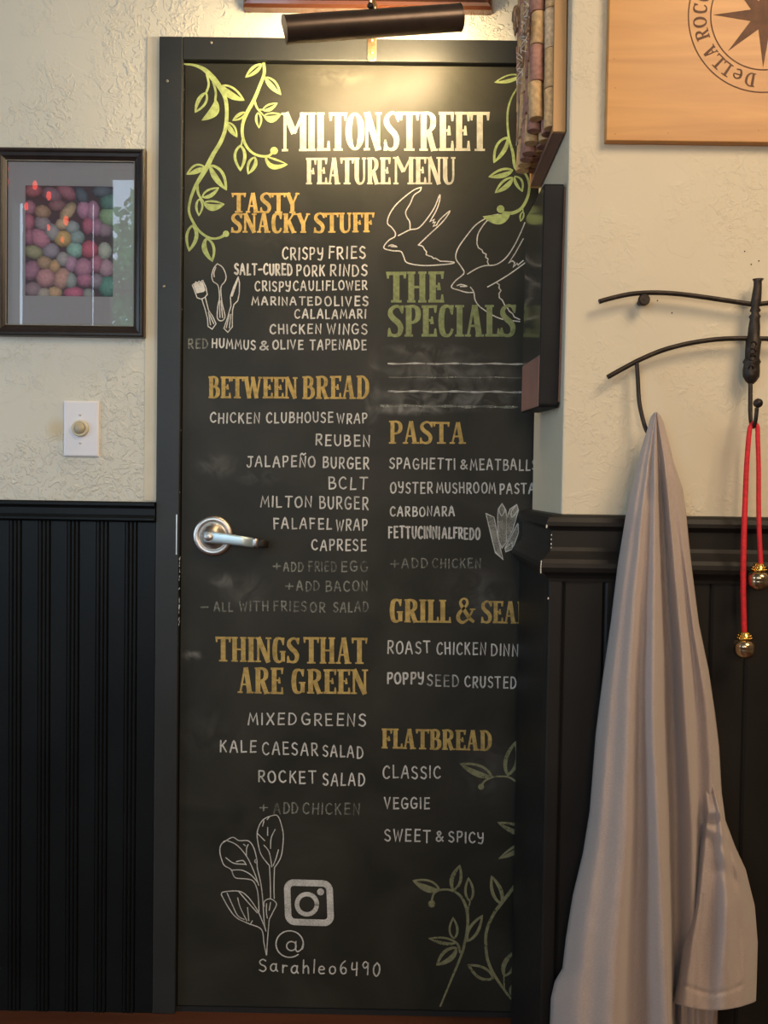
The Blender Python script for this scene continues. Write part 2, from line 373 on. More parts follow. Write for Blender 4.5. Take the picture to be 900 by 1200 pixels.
# hand-printed letters: (advance, [(kind, points)])
S, L_ = 's', 'l'
HG = {
 'A': (.80, [(L_, [(0, 0), (.3, .9), (.4, 1), (.5, .9), (.76, 0)]), (L_, [(.12, .38), (.66, .38)])]),
 'B': (.70, [(L_, [(.08, 0), (.08, 1)]), (S, [(.08, 1), (.5, .97), (.58, .76), (.42, .56), (.08, .53)]), (S, [(.2, .53), (.62, .48), (.7, .25), (.5, .04), (.08, 0)])]),
 'C': (.70, [(S, [(.66, .85), (.45, 1), (.15, .85), (.02, .5), (.12, .15), (.42, 0), (.68, .14)])]),
 'D': (.72, [(L_, [(.06, 0), (.06, 1)]), (S, [(.06, 1), (.45, .95), (.7, .6), (.66, .25), (.4, .03), (.06, 0)])]),
 'E': (.64, [(L_, [(.6, 1), (.08, 1), (.08, 0), (.63, .02)]), (L_, [(.08, .52), (.55, .53)])]),
 'F': (.60, [(L_, [(.6, .98), (.08, 1), (.08, 0)]), (L_, [(.08, .52), (.52, .53)])]),
 'G': (.76, [(S, [(.68, .86), (.42, 1), (.14, .84), (.02, .45), (.16, .08), (.45, 0), (.7, .15), (.7, .42)]), (L_, [(.42, .42), (.76, .42)])]),
 'H': (.70, [(L_, [(.05, 0), (.05, 1)]), (L_, [(.66, 0), (.66, 1)]), (L_, [(.05, .5), (.66, .52)])]),
 'I': (.10, [(L_, [(.05, 0), (.05, 1)])]),
 'J': (.62, [(L_, [(.15, 1), (.66, 1)]), (S, [(.45, 1), (.46, .4), (.35, .06), (.12, .02), (.0, .2)])]),
 'K': (.66, [(L_, [(.06, 1), (.06, 0)]), (L_, [(.6, .98), (.08, .45)]), (L_, [(.25, .6), (.66, 0)])]),
 'L': (.56, [(L_, [(.08, 1), (.06, 0), (.56, .02)])]),
 'M': (.88, [(L_, [(0, 0), (.14, 1), (.44, .3), (.74, 1), (.88, 0)])]),
 'N': (.68, [(L_, [(.04, 0), (.06, 1), (.62, .0), (.66, 1)])]),
 'O': (.76, [(S, [(.38, 1), (.1, .82), (.02, .45), (.16, .08), (.42, 0), (.7, .2), (.74, .6), (.58, .92), (.38, 1)])]),
 'P': (.60, [(L_, [(.06, 0), (.06, 1)]), (S, [(.06, 1), (.5, .98), (.6, .75), (.45, .5), (.06, .45)])]),
 'R': (.66, [(L_, [(.06, 0), (.06, 1)]), (S, [(.06, 1), (.5, .98), (.6, .75), (.45, .5), (.06, .45)]), (L_, [(.25, .47), (.66, 0)])]),
 'S': (.60, [(S, [(.57, .88), (.32, 1), (.06, .82), (.16, .58), (.48, .44), (.58, .2), (.35, 0), (.02, .12)])]),
 'T': (.72, [(L_, [(0, 1), (.72, 1)]), (L_, [(.36, 1), (.36, 0)])]),
 'U': (.68, [(S, [(.04, 1), (.05, .3), (.3, 0), (.58, .15), (.64, .4), (.65, 1)])]),
 'V': (.66, [(L_, [(0, 1), (.32, 0), (.66, 1)])]),
 'W': (.92, [(L_, [(0, 1), (.22, 0), (.46, .85), (.68, 0), (.92, 1)])]),
 'X': (.66, [(L_, [(0, 1), (.66, 0)]), (L_, [(.62, 1), (.02, 0)])]),
 'Y': (.66, [(S, [(.04, 1), (.1, .62), (.34, .5), (.6, .62)]), (S, [(.64, 1), (.62, .4), (.45, .0), (.1, .04)])]),
 '&': (.74, [(S, [(.74, .0), (.2, .7), (.2, .92), (.4, 1), (.52, .82), (.3, .52), (.06, .28), (.1, .05), (.38, 0), (.72, .42)])]),
 '+': (.66, [(L_, [(0, .45), (.66, .47)]), (L_, [(.33, .8), (.33, .12)])]),
 '-': (.5, [(L_, [(.02, .45), (.5, .48)])]),
 '~': (.68, [(L_, [(.04, 0), (.06, 1), (.62, .0), (.66, 1)]), (S, [(.05, 1.16), (.22, 1.3), (.42, 1.18), (.62, 1.3)])]),
 ' ': (.5, []),
 'a': (.60, [(S, [(.5, .5), (.28, .6), (.05, .4), (.06, .12), (.26, .0), (.46, .14), (.52, .58)]), (S, [(.52, .6), (.5, .2), (.62, .0)])]),
 'r': (.40, [(L_, [(.06, 0), (.06, .6)]), (S, [(.06, .35), (.2, .56), (.42, .54)])]),
 'h': (.52, [(L_, [(.05, 0), (.05, 1.05)]), (S, [(.05, .35), (.28, .6), (.46, .45), (.5, 0)])]),
 'l': (.10, [(L_, [(.05, 0), (.05, 1.05)])]),
 'e': (.52, [(S, [(.06, .32), (.48, .36), (.4, .58), (.16, .56), (.03, .3), (.14, .04), (.48, .06)])]),
 'o': (.54, [(S, [(.27, .6), (.05, .45), (.06, .12), (.27, 0), (.5, .15), (.48, .48), (.27, .6)])]),
 '6': (.56, [(S, [(.46, 1), (.16, .75), (.03, .35), (.18, .02), (.46, .1), (.48, .4), (.25, .5), (.06, .28)])]),
 '4': (.56, [(S, [(.06, .95), (.04, .5), (.2, .44), (.5, .5)]), (L_, [(.44, 1), (.46, 0)])]),
 '9': (.54, [(S, [(.46, .85), (.25, .98), (.05, .75), (.2, .5), (.44, .66), (.48, .9), (.46, 0)])]),
 '0': (.58, [(S, [(.3, 1), (.06, .7), (.06, .25), (.3, 0), (.52, .3), (.52, .75), (.3, 1)])]),
}
def hand(ink, word, x0, x1, yt0, yb0, yt1=None, yb1=None, w=1.9, gap=.38):
    yt1 = yt0 if yt1 is None else yt1; yb1 = yb0 if yb1 is None else yb1
    tot = sum(HG[c][0] for c in word)+gap*(len(word)-1)
    sc = (x1-x0)/max(tot, .01); x = 0
    for c in word:
        a, st = HG[c]; jx = random.uniform(-.02, .02); jy = random.uniform(-.05, .05); sk = random.uniform(-.05, .06)
        for kd, pts in st:
            q = []
            for (px, py) in (pts if kd == L_ else [tuple(p) for p in crom([(a_, b_, 0) for a_, b_ in pts], 5)] and [(p[0], p[1]) for p in crom([(a_, b_, 0) for a_, b_ in pts], 5)]):
                gx = (x+px+jx+sk*py)*sc; t = gx/(x1-x0)
                yb = yb0+(yb1-yb0)*t; yt = yt0+(yt1-yt0)*t
                q.append((x0+gx, yb+(yt-yb)*(py+jy)))
            ink.stroke(q, w*random.uniform(.92, 1.1))
        x += a+gap

# slab-serif display letters.  elements: ('v',x,y0,y1,W) ('d',x0,y0,x1,y1,W) ('h',x0,x1,y,W) ('f',x,y,half) serif ('e',x,y0,y1) arm end ('c',pts,weights)
def ell(cx, cy, rx, ry, a0, a1, n=16): return [(cx+rx*math.cos(math.radians(a0+(a1-a0)*i/n)), cy+ry*math.sin(math.radians(a0+(a1-a0)*i/n))) for i in range(n+1)]
DG = {
 'M': (1.16, [('v', .12, 0, 1, .25), ('d', .14, 1, .56, .46, 1), ('d', .56, .46, .98, 1, .2), ('v', .98, 0, 1, 1), ('f', .12, 0, .15), ('f', .98, 0, .2), ('f', .07, 1, .12), ('f', 1.03, 1, .15)]),
 'I': (.40, [('v', .2, 0, 1, 1), ('f', .2, 0, .19), ('f', .2, 1, .19)]),
 'L': (.62, [('v', .2, 0, 1, 1), ('f', .2, 1, .19), ('h', .02, .6, 0, .2), ('e', .58, 0, .26)]),
 'T': (.78, [('v', .39, 0, 1, 1), ('f', .39, 0, .22), ('h', .0, .78, 1, .3), ('e', .04, 1, .78), ('e', .74, 1, .78)]),
 'O': (.78, [('c', ell(.39, .5, .30, .46, 90, 450, 28), [.1, .5, 1, 1, 1, .5, .1, .5, 1, 1, 1, .5, .1])]),
 'N': (.84, [('v', .15, 0, 1, .25), ('d', .15, 1, .70, 0, 1), ('v', .70, 0, 1, .25), ('f', .15, 0, .15), ('f', .70, 1, .15), ('f', .1, 1, .1)]),
 'S': (.66, [('c', [(.60, .80), (.50, .94), (.32, .97), (.13, .86), (.12, .70), (.26, .56), (.44, .44), (.54, .28), (.48, .09), (.30, .03), (.12, .08), (.05, .22)], [.3, .2, .3, .6, .9, 1, 1, .9, .6, .3, .2, .3]), ('e', .60, 1, .74), ('e', .06, 0, .28)]),
 'R': (.78, [('v', .19, 0, 1, 1), ('f', .19, 0, .18), ('f', .15, 1, .13), ('c', [(.2, .97), (.42, .96), (.58, .85), (.58, .64), (.44, .52), (.2, .49)], [.1, .3, .9, .9, .3, .1]), ('d', .40, .5, .62, 0, .9), ('f', .66, 0, .14)]),
 'E': (.66, [('v', .2, 0, 1, 1), ('h', .02, .6, 0, .2), ('h', .02, .6, 1, .2), ('h', .2, .46, .52, .1), ('e', .60, 0, .26), ('e', .60, 1, .76), ('e', .46, .40, .64)]),
 'F': (.64, [('v', .2, 0, 1, 1), ('f', .2, 0, .19), ('h', .02, .6, 1, .2), ('h', .2, .46, .5, .1), ('e', .60, 1, .74), ('e', .46, .38, .62)]),
 'A': (.80, [('d', .12, 0, .36, 1, .15), ('d', .60, 0, .40, 1, 1), ('h', .2, .6, .34, .1), ('f', .12, 0, .13), ('f', .62, 0, .18)]),
 'U': (.78, [('c', [(.18, 1), (.18, .5), (.19, .22), (.28, .06), (.42, .03), (.56, .08), (.64, .25), (.64, .6), (.64, 1)], [1, 1, 1, .6, .3, .2, .2, .2, .2]), ('f', .18, 1, .17), ('f', .64, 1, .13)]),
 'P': (.68, [('v', .19, 0, 1, 1), ('f', .19, 0, .18), ('f', .15, 1, .13), ('c', [(.2, .97), (.42, .96), (.57, .84), (.57, .60), (.42, .47), (.2, .44)], [.1, .3, .9, .9, .3, .1])]),
 'C': (.70, [('c', [(.60, .76), (.54, .92), (.38, .97), (.22, .87), (.16, .5), (.22, .13), (.40, .03), (.55, .09), (.63, .25)], [.2, .2, .3, .9, 1, .9, .3, .2, .2]), ('e', .61, 1, .70)]),
 'Y': (.78, [('v', .39, 0, .5, 1), ('d', .10, 1, .39, .42, 1), ('d', .68, 1, .40, .42, .15), ('f', .39, 0, .18), ('f', .12, 1, .16), ('f', .68, 1, .12)]),
 'K': (.82, [('v', .19, 0, 1, 1), ('f', .19, 0, .17), ('f', .17, 1, .15), ('d', .66, 1, .24, .44, .15), ('d', .36, .6, .66, 0, .9), ('f', .66, 1, .13), ('f', .68, 0, .14)]),
 'B': (.74, [('v', .19, 0, 1, 1), ('f', .13, 0, .11), ('f', .13, 1, .11), ('c', [(.2, .97), (.42, .96), (.54, .85), (.52, .64), (.4, .54), (.2, .52)], [.1, .3, .8, .8, .3, .1]), ('c', [(.2, .52), (.44, .52), (.60, .40), (.60, .18), (.44, .04), (.2, .03)], [.1, .3, 1, 1, .3, .1])]),
 'D': (.76, [('v', .19, 0, 1, 1), ('f', .13, 0, .11), ('f', .13, 1, .11), ('c', [(.2, .97), (.42, .94), (.60, .75), (.63, .5), (.60, .25), (.42, .06), (.2, .03)], [.1, .3, .8, 1, .8, .3, .1])]),
 'W': (1.14, [('d', .12, 1, .34, 0, 1), ('d', .34, 0, .56, .9, .15), ('d', .56, .95, .80, 0, 1), ('d', .80, 0, 1.02, 1, .15), ('f', .12, 1, .16), ('f', .56, 1, .12), ('f', 1.02, 1, .12)]),
 'G': (.78, [('c', [(.60, .78), (.54, .92), (.38, .97), (.22, .87), (.16, .5), (.22, .13), (.40, .03), (.56, .1)], [.2, .2, .3, .9, 1, .9, .3, .2]), ('v', .60, .04, .42, .8), ('f', .58, .44, .16), ('e', .61, 1, .70)]),
 'H': (.84, [('v', .19, 0, 1, .9), ('v', .65, 0, 1, .9), ('h', .2, .65, .5, .1), ('f', .19, 0, .17), ('f', .65, 0, .17), ('f', .19, 1, .17), ('f', .65, 1, .17)]),
 '&': (.96, [('c', [(.86, .04), (.64, .2), (.34, .6), (.22, .8), (.32, .95), (.5, .93), (.54, .76), (.38, .58), (.16, .38), (.12, .16), (.30, .02), (.54, .12), (.70, .34), (.80, .52)], [.5, .9, 1, .5, .2, .3, .5, .4, .8, 1, .6, .2, .2, .2]), ('f', .80, .54, .13)]),
 'e': (.72, [('c', [(.14, .40), (.58, .46), (.52, .66), (.34, .72), (.16, .58), (.14, .3), (.28, .05), (.58, .12)], [.1, .1, .4, .3, .8, 1, .5, .1])]),
}
def display(ink, word, x0, x1, yt0, yb0, yt1=None, yb1=None, T=5.2, t=1.7, gap=.05):
    yt1 = yt0 if yt1 is None else yt1; yb1 = yb0 if yb1 is None else yb1
    tot = sum(DG[c][0] for c in word)+gap*(len(word)-1); sc = (x1-x0)/tot; x = 0
    for c in word:
        a, st = DG[c]
        for e in st:
            hgt = abs(yb0-yt0)
            def tr(px, py):
                gx = (x+px)*sc; tt = gx/(x1-x0); yb = yb0+(yb1-yb0)*tt; yt = yt0+(yt1-yt0)*tt
                return (x0+gx, yb+(yt-yb)*py)
            W = lambda f: t+(T-t)*f
            if e[0] == 'v': ink.stroke([tr(e[1], e[2]), tr(e[1], e[3])], W(e[4]), False)
            elif e[0] == 'd': ink.stroke([tr(e[1], e[2]), tr(e[3], e[4])], W(e[5]), False)
            elif e[0] == 'h':
                ww = W(e[4]); off = (ww/2)/hgt; y = e[3]+(off if e[3] == 0 else -off if e[3] == 1 else 0)
                ink.stroke([tr(e[1], y), tr(e[2], y)], ww, False)
            elif e[0] == 'f':
                ww = t*1.15; off = (ww/2)/hgt; y = e[2]+(off if e[2] == 0 else -off if e[2] == 1 else 0)
                ink.stroke([tr(e[1]-e[3], y), tr(e[1]+e[3], y)], ww, False)
            elif e[0] == 'e': ink.stroke([tr(e[1], e[2]), tr(e[1], e[3])], [t*1.9, t*.9], False)
            elif e[0] == 'c': ink.stroke([tr(p[0], p[1]) for p in crom([(q[0], q[1], 0) for q in e[1]], 4)], [W(f) for f in e[2]], False)
        x += a+gap

# =================================================================== ROOM SHELL
H = 3.30
DX0, DX1 = P(211.5, 600).x, .385          # door leaf
CX0 = P(184, 400, -.012).x                 # outer casing edge
DZT = P(300, 73.5).z; CZT = P(300, 43.5, -.012).z
RX0, RX1, RY0 = -3.2, 2.2, -3.2
one_box('floor', (RX0, RY0, -.05), (RX1, .2, 0), M['floor'], kind='structure')
one_box('ceiling', (RX0, RY0, H), (RX1, .2, H+.05), M['ceil'], kind='structure')
# the plaster wall around the door opening, one mesh with a hole
k = MB(); WY = .0
def quad_wall(xs, zs, holes, y0, y1, mb):
    for i in range(len(xs)-1):
        for j in range(len(zs)-1):
            if (i, j) in holes: continue
            mb.box((xs[i], y0, zs[j]), (xs[i+1], y1, zs[j+1]))
k = MB(); k.box((RX0, 0, 0), (CX0+.02, .12, H)); k.box((CX0+.02, 0, CZT-.02), (DX1+.03, .12, H)); k.box((DX1+.03, 0, 0), (RX1, .12, H))
wb = k.build('wall_back', M['plaster'], kind='structure')
k = MB()
for y0, y1, z0, z1 in ((RY0, -2.4, 0, H), (-1.1, .12, 0, H), (-2.4, -1.1, 0, .5), (-2.4, -1.1, 2.4, H)): k.box((RX0-.05, y0, z0), (RX0, y1, z1))
k.build('wall_left', M['room'], kind='structure')
w3 = root('window_3', (RX0-.025, -1.75, .5), kind='structure')
for y in (-2.4, -1.765, -1.13): one_box('window_frame', (RX0-.045, y, .5), (RX0-.005, y+.03, 2.4), M['room'], w3)
one_box('window_sill', (RX0-.045, -2.37, .5), (RX0+.04, -1.13, .53), M['room'], w3)
k = MB(); k.add([(RX0-.03, -2.4, .53), (RX0-.03, -1.1, .53), (RX0-.03, -1.1, 2.4), (RX0-.03, -2.4, 2.4)], [(0, 1, 2, 3)]); k.build('pane', glass_pane('side_window_glass'), w3)
# wall behind the photographer with window openings
wx = [RX0, -2.225, -1.75, -1.70, -.35, RX1]; wz = [0, .9, 2.98, H]
k = MB(); quad_wall(wx, wz, {(1, 1), (3, 1)}, RY0-.1, RY0, k); wf = k.build('wall_front', M['room'], kind='structure')
one_box('wall_far_right', (RX1, RY0, 0), (RX1+.05, .12, H), M['room'], kind='structure')
# window_1 : clear panes with mullions; window_2 : mostly blinded, light leaks at both sides
def window(name, x0, x1, z0, z1, cols, rows):
    r = root(name, ((x0+x1)/2, RY0-.05, z0), kind='structure'); f = MB(); fw = .035
    f.box((x0, RY0-.08, z0), (x0+fw, RY0-.03, z1)); f.box((x1-fw, RY0-.08, z0), (x1, RY0-.03, z1))
    f.box((x0+fw, RY0-.08, z0), (x1-fw, RY0-.03, z0+fw)); f.box((x0+fw, RY0-.08, z1-fw), (x1-fw, RY0-.03, z1))
    f.build('window_frame', M['room'], r)
    for i in range(1, cols): one_box('mullion', (x0+(x1-x0)*i/cols-.012, RY0-.075, z0+fw), (x0+(x1-x0)*i/cols+.012, RY0-.035, z1-fw), M['room'], r)
    for i in range(1, rows): one_box('glazing_bar', (x0+fw, RY0-.07, z0+(z1-z0)*i/rows-.01), (x1-fw, RY0-.04, z0+(z1-z0)*i/rows+.01), M['room'], r)
    g = MB(); g.add([(x0+fw, RY0-.055, z0+fw), (x1-fw, RY0-.055, z0+fw), (x1-fw, RY0-.055, z1-fw), (x0+fw, RY0-.055, z1-fw)], [(0, 1, 2, 3)])
    g.build('pane', glass_pane('window_glass'), r)
    return r
window('window_1', -1.70, -.35, .9, 2.98, 3, 3)
w2 = root('window_2', (-1.97, RY0-.05, .9), kind='structure')
one_box('roller_blind', (-2.167, RY0-.006, .9), (-1.758, RY0-.001, 2.80), M['blind'], w2)
one_box('window_frame', (-2.225, RY0-.08, 2.80), (-1.75, RY0-.03, 2.98), M['room'], w2)
# shrubs outside the window (seen only in the picture glass)
def shrub(loc, s, seed):
    rnd = random.Random(seed); k = MB()
    for i in range(4200):
        a = rnd.uniform(0, 2*PI); b = rnd.uniform(-1, 1); r = s*rnd.uniform(.55, 1)
        c = Vector(loc)+Vector((math.cos(a)*math.sqrt(1-b*b)*r, math.sin(a)*math.sqrt(1-b*b)*r*.6, b*r*1.5))
        u = Vector((rnd.uniform(-1, 1), rnd.uniform(-1, 1), rnd.uniform(-1, 1))).normalized()*.05; v = u.orthogonal().normalized()*.022
        k.add([c-u, c+v, c+u, c-v], [(0, 1, 2, 3)])
    return k
for i, (lx, lz, s) in enumerate([(-1.72, 2.75, .60), (-.3, 1.2, .5)]):
    o = shrub((lx, -5.0, lz), s, i).build('shrub', M['leaf'])
    tag(o, ['tall leafy green shrub outside the window, mirrored in the picture glass', 'low green shrub outside the window, out of view'][i], 'shrub')
one_box('ground', (-6, -9, -.08), (5, RY0-.1, -.03), mat('grey_paving', (.2, .2, .19), .9), kind='structure')

# pier wall on the right (a partition whose end face looks left)
PYF = -.34
PX = P(659, 540, PYF).x
PXT = PX
PYB = -.035
pier = one_box('wall_right', (PX, PYF, 0), (RX1, PYB, H), M['plaster_r'], kind='structure', bevel=.004)
hole = MB()
for (hx, hy) in ((872.6, 294.6), (889.3, 305.8), (880.4, 309.8), (770.5, 352.2), (787.4, 366.8)):
    c = P(hx, hy, PYF-.0006); hole.add([c+Vector((math.cos(a)*.0013, 0, math.sin(a)*.0013)) for a in [i*PI/4 for i in range(8)]], [tuple(range(8))])
ho = hole.build('nail_hole', M['dark'], pier)

# =================================================================== DOOR
door = root('door_1', ((DX0+DX1)/2, 0, .012), kind='structure')
one_box('door_leaf', (DX0+.0015, 0, .012), (DX1-.0015, .042, DZT-.002), M['board'], door, bevel=.0015)
one_box('dark_gap_bar', (CX0, -.002, 0), (DX1+.04, .1, .010), M['dark'], door)  # near-black bar painted in for the shade of the gap under the door
cas = root('trim_1', (CX0, -.006, 0), kind='structure')
k = MB(); k.box((CX0, -.012, 0), (DX0, .05, CZT)); k.build('casing_jamb', M['casing'], cas, bevel=.002)
k = MB(); k.box((DX0, -.012, DZT), (DX1+.05, .05, CZT)); k.build('casing_head', M['casing'], cas, bevel=.002)
k = MB(); k.box((DX1, -.012, 0), (DX1+.05, .05, DZT)); k.build('casing_jamb', M['casing'], cas, bevel=.002)
one_box('jamb_backing', (DX0-.01, .045, 0), (DX1+.01, .06, DZT+.01), M['dark'], cas)
for (sx, sy) in ((247.5, 50), (196, 95), (192, 336)):
    c = P(sx, sy, -.0125); k = MB(); k.lathe([(.0001, 0), (.0032, .0), (.0028, .0014), (.0001, .0018)], c, (0, -1, 0), 12); k.build('screw_head', M['screw'], cas)
# worn latch edge : strike plate and chipped paint
a = P(206.5, 603, -.0125); b = P(209.8, 650, -.0125)
one_box('strike_plate', (a.x, -.0135, b.z), (a.x+.0022, -.0115, a.z), M['chrome'], cas)
k = MB()
for i in range(26):
    y = random.uniform(650, 745); c = P(210.6-(y-650)*.012+random.uniform(-.6, .6), y, -.0126)
    k.add([c, c+Vector((.0008, 0, .001)), c+Vector((.0004, 0, random.uniform(.003, .009))), c+Vector((-.0004, 0, .002))], [(0, 1, 2, 3)])
for i in range(40):
    y = random.uniform(75, 600); c = P(215.6-(y-72)*.009+random.uniform(-.5, .5), y, -.0126)
    if i < 12: k.add([c, c+Vector((.0005, 0, .001)), c+Vector((.0003, 0, .003)), c+Vector((-.0003, 0, .002))], [(0, 1, 2, 3)])
k.build('paint_chips', M['chip'], cas, 'stuff')
# narrow smooth filler strip between the rough plaster and the casing
one_box('trim_2', (P(170, 400).x, -.0025, P(175, 587).z), (CX0, 0, CZT+.004), M['strip'], kind='structure', bevel=.0015)

# handle
hp = P(250, 628, 0); hd = root('lever_handle', hp); hd.parent = door; hd.matrix_parent_inverse = Matrix.Translation(-Vector(door.location))
def inpart(k, name, m, par, **kw):
    o = k.build(name, m, None, **kw); o.parent = par; o.matrix_parent_inverse = par.matrix_basis.inverted() if par.parent is None else (Matrix.Translation(-hp))
    return o
k = MB(); rr = .0435
k.lathe([(rr, 0), (rr, .003), (rr*.93, .0065), (rr*.74, .008), (rr*.70, .0055), (rr*.64, .0055), (rr*.60, .010), (rr*.40, .018), (rr*.30, .024), (.0001, .025)], hp, (0, -1, 0), 48)
inpart(k, 'rose', M['chrome'], hd)
kc = P(244.5, 629.5, -.05)
k = MB(); k.lathe([(.012, 0), (.012, .034), (.0095, .038)], (kc.x, -.012, kc.z), (0, -1, 0), 24); inpart(k, 'neck', M['chrome'], hd)
k = MB(); k.lathe([(.0085, 0), (.0085, .003), (.007, .0042), (.0001, .0042)], (kc.x, -.0495, kc.z), (0, -1, 0), 24); k.box((kc.x-.0006, -.0545, kc.z-.003), (kc.x+.0006, -.0536, kc.z+.003), 1)
inpart(k, 'key_cylinder', [M['chrome'], M['dark']], hd)
k = MB(); rings = []
lev = [(239, 629.3, 6.8, -.044), (252, 630, 6.8, -.045), (266, 631.6, 6.4, -.046), (282, 633.8, 6.0, -.046), (297, 636, 5.8, -.045)]
def leverings(seq):
    rings = []
    for (x, y, hh, Y) in seq:
        c = P(x, y, Y); h = hh*.00178; th = .0052
        sq = lambda v_: math.copysign(abs(v_)**.55, v_)
        rings.append([c+Vector((0, sq(math.cos(a))*th, sq(math.sin(a))*h)) for a in [2*PI*i/20 for i in range(20)]])
    return rings
k.rings(leverings(lev)); inpart(k, 'lever', M['steel'], hd)
k = MB(); k.rings(leverings([(297, 635.6, 5.4, -.046), (300, 636, 5.4, -.045), (303, 636.5, 5.3, -.044)])); inpart(k, 'lever_band', M['chrome'], hd)
k = MB(); k.rings(leverings([(303, 636.5, 5.2, -.044), (309, 637.3, 5, -.041), (313.5, 638, 4.4, -.034), (314.5, 638, 3.5, -.026)])); inpart(k, 'lever_end', M['iron'], hd)

# ---- everything painted and chalked on the board
IY = -.0004
ink = Ink(IY)
display(ink, 'MILTON', 331, 447, 132, 177.4, 131.5, 176, T=7.4, t=2.3, gap=.02)
display(ink, 'STREET', 450, 573, 131, 176.5, 131, 177, T=7.0, t=2.3, gap=.03)
ink.build('title_lettering', M['cream'], door)
ink = Ink(IY)
display(ink, 'FEATURE', 358.3, 457.5, 185, 216, 184.5, 216, T=4.9, t=1.8, gap=.03)
display(ink, 'MENU', 461.5, 534, 184, 216, 184, 216, T=5.0, t=1.8, gap=.03)
ink.build('subtitle_lettering', M['cream'], door)
for words in (
    [('TASTY', 272, 350.5, 226, 249, 226, 250), ('SNACKY', 271, 363, 250, 272.5, 250, 273), ('STUFF', 368, 438, 249.5, 273, 249, 272)],
    [('BETWEEN', 244, 348.5, 441, 466.5, 442, 467), ('BREAD', 354, 433, 441, 467.5, 440, 467.5)],
    [('THINGS', 253, 350.7, 746, 775, 747.5, 777), ('THAT', 356, 430, 746.5, 777.5, 747.5, 778)],
    [('ARE', 278.7, 332, 782, 812, 782.5, 813.5), ('GREEN', 340.5, 431, 784, 812.5, 784.5, 813.5)],
    [('PASTA', 455.5, 546, 493, 520, 495, 520)],
    [('GRILL', 456, 528, 702, 729, 703, 730), ('&', 534, 558, 700.5, 730), ('SEAFOOD', 564, 664, 704, 730, 706, 732)],
    [('FLATBREAD', 447, 576.5, 853.5, 877, 856, 880)]):
    ink = Ink(IY)
    for wd in words: display(ink, *wd, T=4.7 if wd[0] not in ('THINGS', 'THAT', 'ARE', 'GREEN', 'GRILL') else 5.6, t=1.7, gap=.03)
    ink.build('heading_lettering', M['gold'], door)
ink = Ink(IY)
display(ink, 'THE', 453.5, 520, 318.5, 354.5, 318, 354.5, T=7.4, t=2.4, gap=.04)
display(ink, 'SPECIALS', 454.5, 604.5, 358, 394.5, 357, 394.5, T=6.8, t=2.3, gap=.03)
ink.build('specials_heading', M['green'], door)
LINES = [
 [('CRISPY', 331, 378, 290.5, 304), ('FRIES', 385, 428, 289.5, 303)],
 [('SALT-CURED', 275, 342, 309, 321, 310, 322.5), ('PORK', 348, 380, 311, 323), ('RINDS', 387, 430, 310.5, 323)],
 [('CRISPY', 299, 340, 330, 341), ('CAULIFLOWER', 344, 430, 330, 341, 329, 339)],
 [('MARINATED', 295.5, 376, 348.5, 357.5), ('OLIVES', 381, 431, 347.5, 358)],
 [('CALALAMARI', 345.5, 428.5, 363, 373, 363, 373)],
 [('CHICKEN', 316.5, 376, 380.5, 391), ('WINGS', 384, 430, 380, 391.5)],
 [('HUMMUS', 248.5, 299, 397, 407, 399, 409.5), ('&', 304.5, 314, 400, 409.5), ('OLIVE', 319.5, 355, 399, 409), ('TAPENADE', 363.5, 429, 398.5, 409.5)],
 [('CHICKEN', 246.5, 304, 484, 495, 484.5, 496), ('CLUBHOUSE', 312.5, 390, 483.5, 495), ('WRAP', 395.5, 430, 485, 496)],
 [('REUBEN', 370, 433, 509.5, 521.5, 510, 522.5)],
 [('JALAPE~O', 289.5, 369, 535, 547), ('BURGER', 378.5, 432, 536, 548, 536, 549)],
 [('BCLT', 385, 430, 559.5, 573)],
 [('MILTON', 305.5, 365, 582, 594), ('BURGER', 374.5, 431, 581.5, 595, 583, 597)],
 [('FALAFEL', 320.5, 388.5, 607.5, 619.5), ('WRAP', 394, 430, 609, 621.5)],
 [('CAPRESE', 365.5, 429, 633, 644.5, 632, 645)],
 [('MIXED', 291, 346.5, 835.5, 848.5), ('GREENS', 354, 428, 836, 849, 837, 851)],
 [('KALE', 258, 300, 868.5, 881.5), ('CAESAR', 308, 372, 869.5, 883.5, 871, 885), ('SALAD', 378.5, 425, 873.5, 886, 875, 888)],
 [('ROCKET', 303, 370, 903.5, 916, 904, 918), ('SALAD', 378.5, 427, 906.5, 920, 907, 921)],
 [('SPAGHETTI', 456.5, 533, 537, 549, 538, 550), ('&', 540, 547.5, 539.5, 549.5), ('MEATBALLS', 551.5, 629, 538, 550, 539, 551)],
 [('OYSTER', 457.5, 506.5, 565, 577, 565.5, 578), ('MUSHROOM', 512, 580.5, 566, 577.5, 566, 578), ('PASTA', 586, 626, 567, 578.5)],
 [('CARBONARA', 457.5, 532.5, 594, 604.5)],
 [('FETTUCINNI', 455.5, 515, 617.5, 630, 617, 631), ('ALFREDO', 518.5, 562, 618.5, 630, 619, 632)],
 [('ROAST', 454, 504, 751.5, 766, 752, 765), ('CHICKEN', 512, 569, 753.5, 767), ('DINNER', 575.5, 626, 755, 768)],
 [('POPPY', 454, 496, 789, 801, 788, 801), ('CRUSTED', 545, 604.5, 793, 805, 793, 806)],
 [('CLASSIC', 449, 516, 897, 911.5, 898.5, 912)],
 [('VEGGIE', 451, 503, 935, 947.5)],
 [('SWEET', 451, 504, 972, 985, 973, 987), ('&', 511, 519, 975, 986), ('SPICY', 526, 566.5, 974.5, 986.5, 976, 988)],
 [('Sarahleo6490', 303.5, 445, 1124, 1138, 1128, 1143.5)],
]
